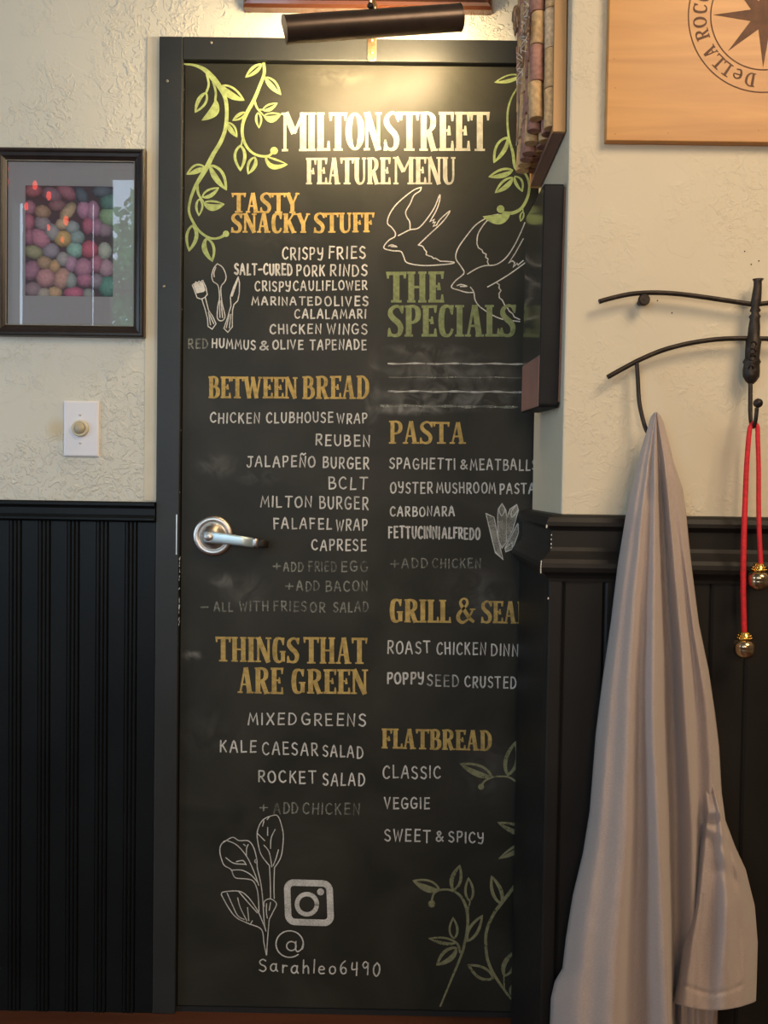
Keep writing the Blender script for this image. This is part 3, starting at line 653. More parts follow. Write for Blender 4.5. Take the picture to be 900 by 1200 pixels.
for ln in LINES:
    ink = Ink(IY)
    for wd in ln:
        ww = 2.1 if wd[0] in ('SALT-CURED', 'FETTUCINNI', 'ALFREDO', 'POPPY') else (1.75 if wd[0] != 'Sarahleo6490' else 1.6)
        hand(ink, *wd, w=ww)
    ink.build('menu_line', M['white'], door)
for ln in ([('RED', 221, 243, 397, 407.5)],
           [('+', 320, 328.5, 658, 668), ('ADD', 332.5, 355, 659, 669), ('FRIED', 361.5, 394, 658.5, 669.5), ('EGG', 400, 431, 658, 669.5)],
           [('+', 334.5, 343, 682, 692), ('ADD', 348, 374, 681.5, 692), ('BACON', 381.5, 430.5, 681, 692.5)],
           [('-', 235.5, 244, 706, 717), ('ALL', 251, 272.5, 706, 716), ('WITH', 281, 314, 705, 716), ('FRIES', 321, 359, 705, 716), ('OR', 364, 380.5, 706, 717), ('SALAD', 391, 431, 706, 717)],
           [('+', 304.5, 313, 941, 951), ('ADD', 321, 349, 941, 953), ('CHICKEN', 355, 421, 941.5, 954)],
           [('+', 458, 467, 655, 666), ('ADD', 471, 501, 655, 665.5), ('CHICKEN', 507, 563, 655, 665.5)],
           [('SEED', 500.7, 537, 790.5, 803, 792, 805)]):
    ink = Ink(IY)
    for wd in ln: hand(ink, *wd, w=1.7)
    ink.build('rubbed_menu_line', M['faint'] if ln[0][0] != 'SEED' else M['line'], door)

# vines ------------------------------------------------------------
def fr(ox, oy, s): return lambda x, y: (ox+x/s, oy+y/s)
def vine(name, m, ox, oy, s, stems, leaves, balls):
    ink = Ink(IY); q = fr(ox, oy, s)
    for pts, w in stems:
        c = crom([(*q(*p), 0) for p in pts], 6) if len(pts) > 2 else [(*q(*p), 0) for p in pts]
        ink.stroke([(p[0], p[1]) for p in c], [v/s for v in w] if isinstance(w, (list, tuple)) else w/s)
    for (bx, by, tx, ty, bl, br, tl, tr) in leaves: ink.leaf(q(bx, by), q(tx, ty), bl/s, br/s, tl/s, tr/s)
    for (bx, by, r) in balls: ink.disc(q(bx, by), r/s)
    return ink.build(name, m, door)
# leaf bulge/thickness: "left" = to the left when looking from base to tip with the photo's y pointing down (i.e. nn=(uy,-ux))
vine('vine_drawing', M['vine'], 215, 70, 6.923,
  [([(10, 35), (90, 45), (170, 80), (240, 150), (300, 230), (335, 300), (350, 380), (350, 480), (335, 580), (300, 670), (240, 770), (190, 870), (130, 970), (90, 1041), (55, 1140), (45, 1231), (75, 1311), (130, 1391), (200, 1441), (260, 1451), (310, 1436), (345, 1410)],
    [14, 20, 34, 46, 40, 32, 30, 30, 30, 32, 34, 40, 34, 26, 22, 20, 20, 20, 20, 18, 22, 30]),
   ([(190, 120), (205, 200), (185, 265)], 18), ([(240, 180), (262, 260), (258, 330)], 18),
   ([(110, 1020), (122, 1090), (160, 1150)], [26, 20, 14])],
  [(187, 262, 92, 432, 46, 40, 16, 26), (262, 318, 145, 494, 82, -6, 62, 14), (300, 215, 497, 332, -2, 82, 14, 14)[:0] or (312, 205, 497, 332, 40, 56, 14, 46), (352, 505, 437, 632, 38, 30, 14, 32),
   (180, 870, 22, 932, 26, 52, 34, 14), (215, 850, 352, 1062, 60, 44, 20, 38), (148, 1116, 290, 1036, 34, 40, 14, 26), (160, 1160, 335, 1172, 26, 62, 14, 44), (128, 1125, 124, 1271, 36, 32, 14, 16), (75, 1335, 44, 1558, 60, 46, 26, 18), (185, 1441, 236, 1641, 50, 58, 18, 34)],
  [(345, 1412, 26)])
vine('vine_drawing', M['vine'], 215, 70, 6.923,
  [([(650, 20), (655, 110), (620, 210), (570, 330), (510, 440), (480, 530), (480, 620), (510, 700), (560, 755), (620, 780), (690, 780), (735, 740)], [24, 26, 26, 30, 30, 26, 24, 22, 20, 20, 20, 20]),
   ([(575, 330), (600, 395), (650, 452)], [20, 16, 10]), ([(605, 405), (645, 405)], 12), ([(482, 630), (470, 690)], 14)],
  [(636, 32, 500, 146, 34, 34, 24, 20), (662, 138, 792, 286, 42, 34, 14, 34), (640, 410, 765, 350, 26, 34, 12, 24), (648, 455, 795, 440, 22, 62, 12, 44), (604, 425, 613, 558, 32, 28, 14, 16), (505, 425, 395, 495, 30, 26, 14, 22),
   (462, 688, 462, 906, 50, 56, 22, 18), (582, 785, 522, 932, 42, 40, 26, 18), (660, 785, 848, 850, 14, 78, 14, 34)],
  [(735, 738, 31)])
vine('vine_drawing', M['vine'], 560, 70, 6,
  [([(300, 165), (240, 260), (212, 350), (208, 450), (220, 560), (245, 650), (265, 760), (330, 800), (358, 860), (360, 920), (340, 990), (300, 1050), (240, 1078), (180, 1075)], [10, 12, 14, 14, 16, 20, 22, 16, 16, 18, 20, 22, 24, 22]),
   ([(315, 1040), (318, 1075)], 8)],
  [(300, 110, 115, 160, 30, 28, 22, 8), (212, 540, 110, 728, 38, 48, 24, 14), (250, 775, 73, 825, 34, 34, 28, 14), (248, 825, 118, 938, 36, 32, 28, 14), (258, 815, 314, 930, 38, 26, 12, 18), (228, 1085, 33, 1102, 66, 6, 52, 8), (318, 1065, 300, 1140, 18, 18, 10, 10)],
  [(160, 1050, 27)])
vine('vine_drawing', M['vine_dull'], 530, 850, 7.056,
  [([(238, 505), (270, 460), (330, 430), (400, 422), (470, 430), (545, 480), (620, 560)], [18, 16, 15, 14, 15, 16, 16])],
  [(335, 425, 58, 314, 60, 44, 48, 14)[:0] or (335, 425, 58, 314, 50, 54, 40, 16), (458, 420, 525, 128, 62, 62, 26, 24), (640, 905, 372, 800, 46, 46, 34, 18), (640, 950, 378, 1106, 44, 30, 34, 16)],
  [(238, 508, 25)])
vine('vine_drawing', M['vine_dull'], 440, 1000, 5,
  [([(328, 290), (345, 232), (400, 212), (460, 222), (505, 260), (535, 330), (540, 420), (520, 540), (490, 630), (440, 750), (380, 895)], [12, 12, 12, 14, 16, 18, 16, 16, 14, 12, 10]),
   ([(440, 505), (480, 530), (497, 580)], [10, 14, 14]), ([(555, 280), (543, 330)], 9),
   ([(832, 170), (740, 290), (690, 360), (650, 460), (650, 580), (670, 660), (720, 750), (822, 892)], [20, 20, 18, 18, 17, 18, 16, 11]), ([(752, 720), (755, 790)], 8)],
  [(380, 215, 216, 158, 34, 44, 26, 10)[:0] or (380, 215, 216, 158, 38, 36, 32, 10), (456, 222, 496, 65, 38, 34, 20, 14), (553, 285, 545, 138, 30, 30, 12, 12), (460, 505, 455, 372, 30, 30, 10, 12), (475, 525, 308, 498, 24, 24, 16, 10), (478, 550, 355, 658, 40, 38, 24, 16), (536, 520, 630, 358, 36, 32, 14, 14), (738, 300, 678, 128, 36, 36, 16, 18), (694, 740, 538, 650, 46, 38, 14, 14)[:0] or (694, 735, 538, 650, 44, 36, 14, 12), (755, 725, 818, 568, 42, 36, 22, 14), (790, 830, 850, 745, 30, 20, 12, 12)],
  [(330, 296, 21)])
# birds, cutlery, pasta, salad leaves --------------------------------
def doodle(name, m, ox, oy, s, strokes, w=1.35, fills=()):
    ink = Ink(IY); q = fr(ox, oy, s)
    for pts in strokes:
        sharp = pts[0] == 'L'; pp = pts[1:] if sharp else pts
        c = [q(*p) for p in pp] if sharp else [(p[0], p[1]) for p in crom([(*q(*p), 0) for p in pp], 5)]
        ink.stroke(c, w)
    for pl in fills: ink.poly([q(*p) for p in pl])
    return ink.build(name, m, door)
doodle('bird_drawing', M['white'], 445, 210, 5.294, [
  [(97, 350), (96, 330), (75, 300), (48, 272), (60, 220), (100, 160), (160, 105), (215, 65), (258, 50)], [(258, 50), (250, 72), (212, 100), (190, 150), (162, 200), (168, 235), (186, 265), (188, 312)],
  [(97, 340), (92, 358), (55, 380), (25, 425), (75, 443), (130, 448), (148, 478), (170, 518), (260, 535), (350, 533), (440, 525), (462, 516), (430, 511), (375, 508)],
  ['L', (375, 508), (345, 490), (335, 492), (322, 480), (306, 476), (288, 468), (290, 450), (278, 436), (270, 420), (258, 412), (240, 408)],
  [(240, 408), (300, 350), (370, 285), (410, 240), (435, 198), (400, 225), (370, 255), (352, 285)], ['L', (352, 285), (332, 292), (345, 266), (330, 270), (338, 250), (312, 262), (325, 240)],
  [(325, 240), (350, 195), (370, 140), (372, 98), (340, 175), (290, 250), (240, 303), (190, 313), (150, 332), (115, 350)], [(55, 415), (75, 407), (105, 419), (70, 417)]])
doodle('bird_drawing', M['white'], 445, 210, 5.294, [
  [(520, 590), (522, 570), (500, 535), (472, 490), (485, 430), (540, 350), (600, 280), (680, 232), (735, 218)], [(735, 218), (690, 238), (650, 275), (610, 340), (603, 400)],
  ['L', (603, 400), (612, 425), (635, 440), (640, 455), (660, 465), (658, 485), (672, 495), (668, 512), (675, 530)],
  [(522, 585), (505, 602), (470, 630), (445, 670), (490, 688), (540, 702), (580, 702)], [(563, 670), (583, 700), (592, 750), (615, 785), (640, 805)], [(640, 805), (690, 838), (760, 868), (868, 883)],
  [(545, 588), (600, 555), (650, 537), (720, 530), (780, 490), (830, 420), (873, 335), (900, 270)], ['L', (890, 370), (840, 460), (800, 520), (822, 506), (838, 518), (828, 545), (852, 522), (858, 532), (890, 505)],
  [(670, 668), (730, 635), (800, 592), (873, 540), (900, 520)], ['L', (722, 640), (742, 655), (740, 675), (752, 690), (740, 710), (742, 735), (760, 750), (775, 780), (790, 795), (805, 820), (825, 835), (835, 855), (868, 870)], [(480, 660), (505, 653), (540, 664), (500, 665)]])
hb = 215, 295, 8.18
doodle('cutlery_drawing', M['white'], *hb, [
  [(325, 115), (375, 150), (407, 225), (400, 280), (365, 325), (358, 380), (372, 500), (398, 620), (365, 662), (325, 635), (330, 520), (345, 440), (332, 325), (285, 285), (272, 230), (290, 160), (325, 115)], ['L', (345, 460), (350, 630)], ['L', (360, 470), (375, 630)], [(310, 150), (292, 200), (295, 240)]], 1.2)
doodle('cutlery_drawing', M['white'], *hb, [
  ['L', (85, 320), (105, 370), (130, 440), (170, 455), (205, 438), (228, 410), (215, 340), (185, 275), (168, 285), (160, 300), (150, 282), (135, 300), (118, 290), (108, 310), (95, 310)],
  ['L', (175, 450), (210, 560), (230, 640), (235, 715), (275, 742), (312, 690), (280, 620), (240, 560), (210, 440)], ['L', (240, 580), (260, 700)], ['L', (250, 600), (290, 690)], ['L', (110, 330), (130, 390)], ['L', (135, 310), (150, 385)], ['L', (160, 310), (180, 380)], ['L', (180, 300), (205, 370)]], 1.2,
  fills=[[(95, 320), (112, 300), (150, 300), (185, 285), (210, 370), (195, 385), (160, 392), (125, 400)]])
doodle('cutlery_drawing', M['white'], *hb, [
  ['L', (525, 240), (537, 300), (535, 400), (520, 470), (485, 505), (470, 560), (468, 720), (425, 772), (388, 735), (420, 640), (455, 520), (450, 430), (480, 340), (525, 240)], ['L', (440, 600), (410, 730)], ['L', (455, 600), (440, 730)]], 1.2,
  fills=[[(515, 262), (528, 262), (470, 430), (452, 430)]])
ps = 540, 570, 9
pen = [[(265, 285), (350, 325), (410, 620), (445, 770), (365, 700), (320, 520)], [(435, 180), (475, 250), (485, 330), (480, 590), (435, 650), (395, 560), (388, 330), (395, 240)],
       [(590, 190), (608, 250), (550, 450), (482, 590), (486, 330), (520, 240)], [(600, 390), (465, 650), (475, 690), (545, 660), (608, 490), (605, 400)]]
for i, pp in enumerate(pen):
    ink = Ink(IY+.00005); ink.poly([fr(*ps)(*p) for p in pp]); ink.build('pasta_shading', M['penne'], door)
    extra = {0: [['L', (365, 690), (405, 730), (445, 770)]], 1: [[(435, 185), (465, 240), (432, 310), (402, 240), (435, 185)]], 2: [[(590, 195), (600, 250), (540, 325), (535, 260), (590, 195)]], 3: [['L', (465, 655), (540, 590), (545, 655)]]}[i]
    doodle('pasta_drawing', M['white'], *ps, [['L']+pp+[pp[0]]]+extra, 1.15)
doodle('salad_leaf_drawing', M['white'], 240, 945, 6.49, [
  [(495, 455), (430, 370), (405, 280), (400, 190), (440, 105), (520, 68), (560, 80), (590, 170), (597, 250), (580, 380), (535, 460)], [(492, 455), (498, 580), (500, 700)], [(530, 462), (526, 600), (528, 700)],
  [(410, 600), (380, 510), (330, 400), (280, 330), (230, 285), (170, 260)], [(150, 262), (120, 300), (115, 350), (130, 410), (150, 450), (200, 480), (215, 520), (240, 545), (320, 552), (370, 570), (400, 640), (410, 740), (412, 800)],
  [(140, 275), (210, 235), (260, 260), (330, 262), (370, 310), (395, 400), (400, 470), (425, 580), (440, 700), (452, 880), (465, 950)],
  [(125, 670), (145, 650), (260, 645), (330, 690), (400, 790), (440, 880), (462, 940)], [(125, 670), (180, 770), (240, 845), (330, 890), (430, 935), (450, 1040), (468, 1130)], [(490, 860), (478, 1000), (470, 1130)],
  [(450, 760), (455, 720), (500, 703), (545, 740), (520, 800), (490, 860)], [(470, 740), (468, 800), (475, 850)], [(500, 730), (490, 790)], [(160, 390), (220, 432), (310, 440)], [(240, 420), (290, 412), (315, 445)], [(200, 485), (280, 485), (350, 520), (400, 575)],
  [(330, 290), (318, 320), (316, 375)], [(295, 288), (310, 300)], [(170, 660), (210, 750), (250, 830), (300, 860)], [(250, 695), (270, 770), (320, 870)], [(325, 770), (335, 870)], [(260, 650), (320, 720), (400, 810)], [(440, 150), (450, 110)], [(475, 100), (490, 80)],
  [(478, 160), (478, 220)], [(535, 175), (505, 240), (500, 320)], [(400, 205), (455, 260)], [(450, 295), (490, 350), (510, 460)], [(560, 330), (540, 400), (520, 450)], [(385, 405), (380, 420), (390, 430)], [(350, 890), (362, 870)]], 1.15)
# camera badge, at-sign
ink = Ink(IY); q = fr(320, 1020, 6.43)
def rrect(x0, y0, x1, y1, r, n=7):
    o = []
    for cx, cy, a in ((x1-r, y0+r, -90), (x1-r, y1-r, 0), (x0+r, y1-r, 90), (x0+r, y0+r, 180)):
        o += [(cx+r*math.cos(math.radians(a+90*i/n)), cy+r*math.sin(math.radians(a+90*i/n))) for i in range(n+1)]
    return o
oc = rrect(110, 95, 430, 392, 52); oc = [(x+(y-240)*.035, y+(x-270)*.03) for x, y in oc]; oc.append(oc[0]); oc.append(oc[1])
ink.stroke([q(*p) for p in oc], 7.6, False)
ink.stroke([q(255+75*math.cos(a), 255+76*math.sin(a)) for a in [2*PI*i/40 for i in range(42)]], 5.2, False)
ink.disc(q(358, 162), 4.1)
ink.build('camera_badge_drawing', M['white'], door)
ink = Ink(IY)
ink.stroke([q(125+103*math.cos(a), 555+100*math.sin(a)) for a in [math.radians(52+ (360-30)*i/40) for i in range(41)]], 1.5)
ink.stroke([q(138+36*math.cos(a), 570+34*math.sin(a)) for a in [2*PI*i/24 for i in range(25)]], 1.5)
ink.stroke([(p[0], p[1]) for p in crom([(*q(*p), 0) for p in [(172, 535), (170, 590), (185, 612), (215, 590), (228, 545)]], 5)], 1.5)
ink.build('at_sign_drawing', M['white'], door)
# wiped specials area: four soft chalk lines in a smear
for (y0, y1, x0, ww, mm) in ((426, 426.5, 455, 1.7, 'line'), (442, 442.5, 456, 1.2, 'faint'), (458.5, 459.5, 455, 1.9, 'line'), (475.5, 477, 446, 2.6, 'faint')):
    ink = Ink(IY)
    ink.stroke([(x0+i*5, y0+(y1-y0)*i/32+.4*math.sin(i*.7)) for i in range(33)], [ww*(1+.4*math.sin(i*1.3)) for i in range(33)])
    ink.build('chalk_line', M[mm], door)

# =================================================================== LEFT WAINSCOT
WZ = P(90, 587, -.02).z        # top of the left chair rail
wl = root('trim_3', (-1.2, 0, 0), kind='structure')
WX1 = CX0-.0005; pitch = .0622
gx_last = P(160, 700, -.012).x      # right end of the last reeded group
bt = P(90, 611, -.02).z
def reed_board(x1, reeded=True):
    """one board: flat then four-line reeded bead ending at x1"""
    prof = []; x0 = x1-pitch; fl = pitch-.0255
    prof += [(x0, -.004), (x0+.0015, -.010), (x0+fl-.001, -.010)]
    gxx = x0+fl
    for r in range(3):
        c = gxx+.0085*(r+.5)
        prof += [(gxx+.0085*r, -.0086)]+[(c+.0034*math.cos(a), -.0095-.0030*math.sin(a)) for a in [PI-PI*i/5 for i in range(6)]]
    prof += [(x1, -.0045)]
    k = MB(); z0, z1 = 0, bt; n = len(prof)
    v = [(x, y, z0) for x, y in prof]+[(x, y, z1) for x, y in prof]
    k.add(v, [(i, i+1, n+i+1, n+i) for i in range(n-1)])
    k.add([(prof[0][0], 0, z0), (prof[-1][0], 0, z0), (prof[-1][0], 0, z1), (prof[0][0], 0, z1)], [(0, 1, 2, 3)])
    return k
for i in range(13):
    reed_board(gx_last-i*pitch).build('board', M['black'], wl)
one_box('board', (gx_last+.0008, -.010, 0), (WX1, 0, bt), M['black'], wl, bevel=.001)
def extrude_profile(prof, path_fn, ends, m, name, parent, chips=None):
    pass
# chair rail profile (protrusion, z offset from top)
railp = [(.0, 0), (.020, 0), (.023, -.003), (.023, -.008), (.019, -.012), (.017, -.015), (.017, -.028), (.019, -.031), (.022, -.035), (.022, -.039), (.018, -.042), (.012, -.044), (0, -.044)]
k = MB(); n = len(railp)
v = [(-1.25, -p, WZ+z) for p, z in railp]+[(WX1, -p, WZ+z) for p, z in railp]
k.add(v, [(i, i+1, n+i+1, n+i) for i in range(n-1)]+[tuple(range(n)), tuple(range(2*n-1, n-1, -1))])
k.build('chair_rail', M['black'], wl)

# =================================================================== RIGHT WAINSCOT (wraps the pier)
wr = root('trim_4', (PX, PYF, 0), kind='structure')
DZ = P(770, 604.5, PYF-.03).z
pt = .024                                   # panel thickness
prof = [(.0, 0), (.018, -.001), (.026, -.005), (.030, -.012), (.030, -.018), (.024, -.022), (.020, -.026), (.020, -.052), (.0225, -.058), (.029, -.064), (.036, -.070), (.040, -.076), (.041, -.083), (.038, -.090), (.030, -.096), (.026, -.101), (.025, -.106), (0, -.106)]
prof = [(p, z*1.09) for p, z in prof]
k = MB(); n = len(prof); Xc, Yc = PX, PYF
v = []
for p, z in prof: v.append((RX1-.3, Yc-p, DZ+z))
for p, z in prof: v.append((Xc-p, Yc-p, DZ+z))
for p, z in prof: v.append((Xc-p, PYB, DZ+z))
k.add(v, [(s*n+i, s*n+i+1, s*n+n+i+1, s*n+n+i) for s in range(2) for i in range(n-1)]+[tuple(range(n)), tuple(range(3*n-1, 2*n-1, -1))])
k.build('chair_rail', M['black_r'], wr)
pz = DZ-.109
sx = Xc-pt
# return face panel and corner bead
one_box('side_panel', (sx, Yc+.004, 0), (Xc, PYB, pz), M['black_r'], wr, bevel=.002)
k = MB(); k.box((sx, Yc-pt, 0), (sx+.0255, Yc+.003, pz)); k.build('corner_post', M['black_r'], wr, bevel=.004)
gx = [P(x, 850, Yc-pt).x for x in (664, 706, 748, 790, 831, 872.5)]
step = gx[-1]-gx[-2]
while gx[-1] < 1.5: gx.append(gx[-1]+step)
gx[0] = sx+.026
for a, b in zip(gx[:-1], gx[1:]):
    k = MB(); x0, x1 = a+.0004, b-.0004; vv = .0042
    pr = [(x0, Yc), (x0, Yc-pt+.0035+.004), (x0+vv, Yc-pt+.004), (x1-vv, Yc-pt+.004), (x1, Yc-pt+.0035+.004), (x1, Yc)]
    m_ = len(pr); k.add([(x, y, 0) for x, y in pr]+[(x, y, pz) for x, y in pr], [(i, (i+1) % m_, m_+(i+1) % m_, m_+i) for i in range(m_)]+[tuple(range(m_)), tuple(range(2*m_-1, m_-1, -1))])
    k.build('board', M['black_r'], wr)
k = MB()    # chipped paint at the mitre
def chip(p, w_, h_): k.add([Vector(p)+Vector((math.cos(a)*w_*random.uniform(.7, 1.1), -.0006, math.sin(a)*h_*random.uniform(.7, 1.1))) for a in [i*PI/3 for i in range(6)]], [tuple(range(6))])
for z, w_, h_ in ((-.019, .0018, .0035), (-.033, .0009, .0016), (-.040, .001, .002), (-.047, .001, .002), (-.053, .0006, .002)):
    pp = .0305 if z > -.022 else .0205
    chip((Xc-pp, Yc-pp, DZ+z*1.09), w_, h_)
for z in (-.074, -.078, -.082, -.086, -.090): chip((Xc-.0415+.001*abs(z+.084)*100, Yc-.0415, DZ+z*1.09), .0011, .003)
chip((sx-.0002, Yc-pt, DZ-.145), .0012, .0022)
k.build('paint_chips', M['chip'], wr, 'stuff')

# =================================================================== FRAMED PRINT (left)
def rail_mitre(k, a, b, c, d, depth0, depth1, mi=0):
    pass
fy = -.022
fx0, fx1 = P(-9, 280, fy).x, P(168.5, 280, fy).x; fz1, fz0 = P(84, 172.5, fy).z, P(84, 393.5, fy).z
fw = P(154.5, 280, fy).x; fw = fx1-fw
pic = root('framed_print', ((fx0+fx1)/2, 0, fz0), 'framed print of pink, yellow and green eggs in a dark beaded frame above the dimmer', 'picture')
fprof = [(0, 0), (0, -.018), (.003, -.022), (.007, -.022), (.010, -.019), (.016, -.017), (.019, -.014), (fw, -.010), (fw, -.004), (fw, 0)]
def frame_rails(x0, x1, z0, z1, prof, m, par, name='frame_rail'):
    cs = [((x0, z0), (x1, z0), (0, 1), (1, 0)), ((x1, z0), (x1, z1), (-1, 0), (0, 1)), ((x1, z1), (x0, z1), (0, -1), (-1, 0)), ((x0, z1), (x0, z0), (1, 0), (0, -1))]
    for (a, b, inw, al) in cs:
        k = MB(); n = len(prof); v = []
        for (cx, cz), sg in ((a, 1), (b, -1)):
            for p, y in prof: v.append((cx+inw[0]*p+al[0]*p*sg, y, cz+inw[1]*p+al[1]*p*sg))
        k.add(v, [(i, i+1, n+i+1, n+i) for i in range(n-1)]+[tuple(range(n)), tuple(range(2*n-1, n-1, -1))])
        k.build(name, m, par)
frame_rails(fx0, fx1, fz0, fz1, fprof, M['frame'], pic)
ix0, ix1, iz0, iz1 = fx0+fw, fx1-fw, fz0+fw, fz1-fw
k = MB(); bs = .0036
def beadrun(a, b):
    nn = int((Vector(b)-Vector(a)).length/bs)
    for i in range(nn):
        c = Vector(a).lerp(Vector(b), (i+.5)/nn); r = .0016
        k.add([c+Vector((r, 0, 0)), c+Vector((0, 0, r)), c-Vector((r, 0, 0)), c-Vector((0, 0, r)), c+Vector((0, -r, 0))], [(0, 1, 4), (1, 2, 4), (2, 3, 4), (3, 0, 4)], 0, True)
yb = -.0108; e = .0012
for a, b in (((ix0-e, yb, iz0-e), (ix1+e, yb, iz0-e)), ((ix1+e, yb, iz0-e), (ix1+e, yb, iz1+e)), ((ix1+e, yb, iz1+e), (ix0-e, yb, iz1+e)), ((ix0-e, yb, iz1+e), (ix0-e, yb, iz0-e))): beadrun(a, b)
k.build('beading', M['bead'], pic, 'stuff')
q0, q1 = P(30, 217.5, -.004), P(132.5, 348, -.004)
k = MB()
for a, b in (((ix0, iz0), (q0.x, iz1)), ((q1.x, iz0), (ix1, iz1)), ((q0.x, iz0), (q1.x, q1.z)), ((q0.x, q0.z), (q1.x, iz1))): k.box((a[0], -.005, a[1]), (b[0], -.003, b[1]))
k.build('mount', M['mat'], pic)
# the print: a flat image, coloured per vertex
eggs = [  # crop (20,200) scale 6.43 : cx, cy, rx, ry, angle, colour
 (120, 150, 60, 45, 0, (.45, .10, .12)), (260, 180, 70, 50, 20, (.28, .14, .18)), (370, 160, 75, 45, 30, (.40, .12, .16)), (480, 180, 60, 40, 60, (.10, .12, .16)), (640, 150, 70, 40, 0, (.12, .14, .18)),
 (90, 280, 45, 50, 0, (.42, .16, .22)), (190, 310, 55, 45, 10, (.45, .26, .14)), (300, 260, 60, 40, 0, (.30, .12, .13)), (380, 300, 70, 40, 130, (.55, .38, .20)), (500, 290, 45, 60, 0, (.55, .22, .36)), (570, 300, 45, 70, 0, (.46, .20, .32)), (690, 230, 60, 60, 0, (.10, .22, .18)), (690, 340, 65, 70, 0, (.28, .42, .22)),
 (85, 390, 40, 60, 0, (.50, .12, .18)), (190, 400, 60, 50, 30, (.34, .26, .28)), (260, 460, 60, 50, 60, (.35, .34, .34)), (340, 400, 45, 40, 0, (.60, .42, .24)), (415, 425, 48, 45, 0, (.30, .38, .38)), (540, 410, 45, 60, 0, (.50, .10, .18)), (600, 420, 40, 60, 0, (.42, .18, .30)), (660, 440, 50, 50, 0, (.34, .22, .26)),
 (170, 510, 75, 60, 40, (.58, .20, .28)), (345, 510, 62, 55, 0, (.62, .40, .11)), (90, 500, 30, 60, 0, (.42, .12, .2)), (450, 500, 50, 50, 0, (.26, .38, .36)),
 (125, 615, 65, 45, 15, (.38, .34, .16)), (255, 605, 58, 52, 0, (.34, .27, .32)), (435, 595, 55, 55, 0, (.28, .52, .42)), (545, 590, 60, 60, 0, (.60, .08, .14)), (660, 600, 45, 60, 0, (.48, .50, .40)),
 (205, 695, 52, 46, 0, (.48, .28, .14)), (283, 722, 38, 45, 0, (.62, .36, .14)), (345, 665, 45, 48, 0, (.42, .36, .34)), (405, 700, 42, 60, 0, (.50, .24, .36)), (500, 730, 62, 65, 0, (.52, .20, .30)), (600, 700, 45, 60, 0, (.45, .14, .22)), (670, 730, 50, 60, 0, (.50, .28, .34)),
 (105, 755, 55, 70, 30, (.42, .16, .24)), (215, 810, 65, 65, 0, (.60, .26, .26)), (335, 815, 55, 75, 20, (.60, .30, .22)), (405, 830, 40, 55, 0, (.32, .36, .32)), (510, 820, 55, 50, 0, (.50, .14, .24)), (600, 830, 50, 50, 0, (.30, .22, .26)), (680, 870, 60, 70, 0, (.10, .30, .22)),
 (120, 900, 60, 50, 0, (.34, .20, .22)), (200, 930, 50, 40, 0, (.45, .36, .28)), (285, 920, 50, 40, 0, (.62, .36, .16)), (430, 920, 70, 40, 0, (.58, .10, .20)), (540, 930, 40, 40, 0, (.30, .30, .26))]
nx, nz = 103, 131; v = []; cols = []
for j in range(nz):
    for i in range(nx):
        a = i/(nx-1); b = j/(nz-1)
        v.append((q0.x+(q1.x-q0.x)*a, -.0035, q0.z+(q1.z-q0.z)*b))
        X = 62+a*664; Y = 112+b*836
        c = (.12, .06, .07); best = 9
        for (cx, cy, rx, ry, an, cc) in eggs:
            dx, dy = X-cx, Y-cy; t = math.radians(an); u = (dx*math.cos(t)+dy*math.sin(t))/rx; w_ = (-dx*math.sin(t)+dy*math.cos(t))/ry
            d = u*u+w_*w_
            if d < min(1.30, best):
                best = d; sh = 1.45-.62*d+.25*(-w_); sp = noise.noise(Vector((X*.05, Y*.05, cx)))*.25
                c = tuple(max(0, q*(sh+sp)+.04*(1-d)) for q in cc)
        gy = sum(c)/3; c = tuple(q*.82+gy*.18 for q in c); cols.append((*c, 1))  # greyed a little, putting the haze of the glass into the print colours
me = bpy.data.meshes.new('photo_print'); me.from_pydata(v, [], [(j*nx+i, j*nx+i+1, (j+1)*nx+i+1, (j+1)*nx+i) for j in range(nz-1) for i in range(nx-1)])
ca = me.color_attributes.new('print', 'FLOAT_COLOR', 'POINT')
for i, c in enumerate(cols): ca.data[i].color = c
pm, n_, l_, b_ = new_mat('printed_photo'); at = n_.new('ShaderNodeAttribute'); at.attribute_name = 'print'; l_.new(at.outputs['Color'], b_.inputs['Base Color']); b_.inputs['Roughness'].default_value = .5
me.materials.append(pm); o = bpy.data.objects.new('photo_print', me); C.objects.link(o); o.parent = pic; o.matrix_parent_inverse = Matrix.Translation(-Vector(pic.location))
k = MB(); k.add([(ix0, -.0085, iz0), (ix1, -.0085, iz0), (ix1, -.0085, iz1), (ix0, -.0085, iz1)], [(0, 1, 2, 3)]); k.build('glazing', M['glass'], pic)

# =================================================================== DIMMER
s0, s1 = P(74.5, 469.5, -.006), P(115.5, 535.5, -.006)
dm = root('dimmer_switch', ((s0.x+s1.x)/2, 0, s1.z), 'white wall plate with a round ivory dimmer knob below the framed print', 'light switch')
k = MB(); x0, x1, z0, z1 = s0.x, s1.x, s1.z, s0.z
k.rings([[(x0+d, y, z0+d), (x1-d, y, z0+d), (x1-d, y, z1-d), (x0+d, y, z1-d)] for d, y in ((0, 0), (0, -.003), (.0015, -.0055), (.004, -.0065))], 0, False)
k.build('cover_plate', M['plate'], dm)
kc = P(93.0, 501.8, -.014)
k = MB(); k.lathe([(.0180, 0), (.0180, .003), (.0172, .007), (.0158, .0080), (.0135, .0080), (.0128, .0065)], (kc.x, -.0064, kc.z), (0, -1, 0), 32); kn = k.build('knob', M['knob'], dm)
k = MB(); k.lathe([(.0122, 0), (.0110, .004), (.0001, .0050)], (kc.x, -.0128, kc.z), (0, -1, 0), 24); k.build('knob_cap', M['knob_d'], dm)
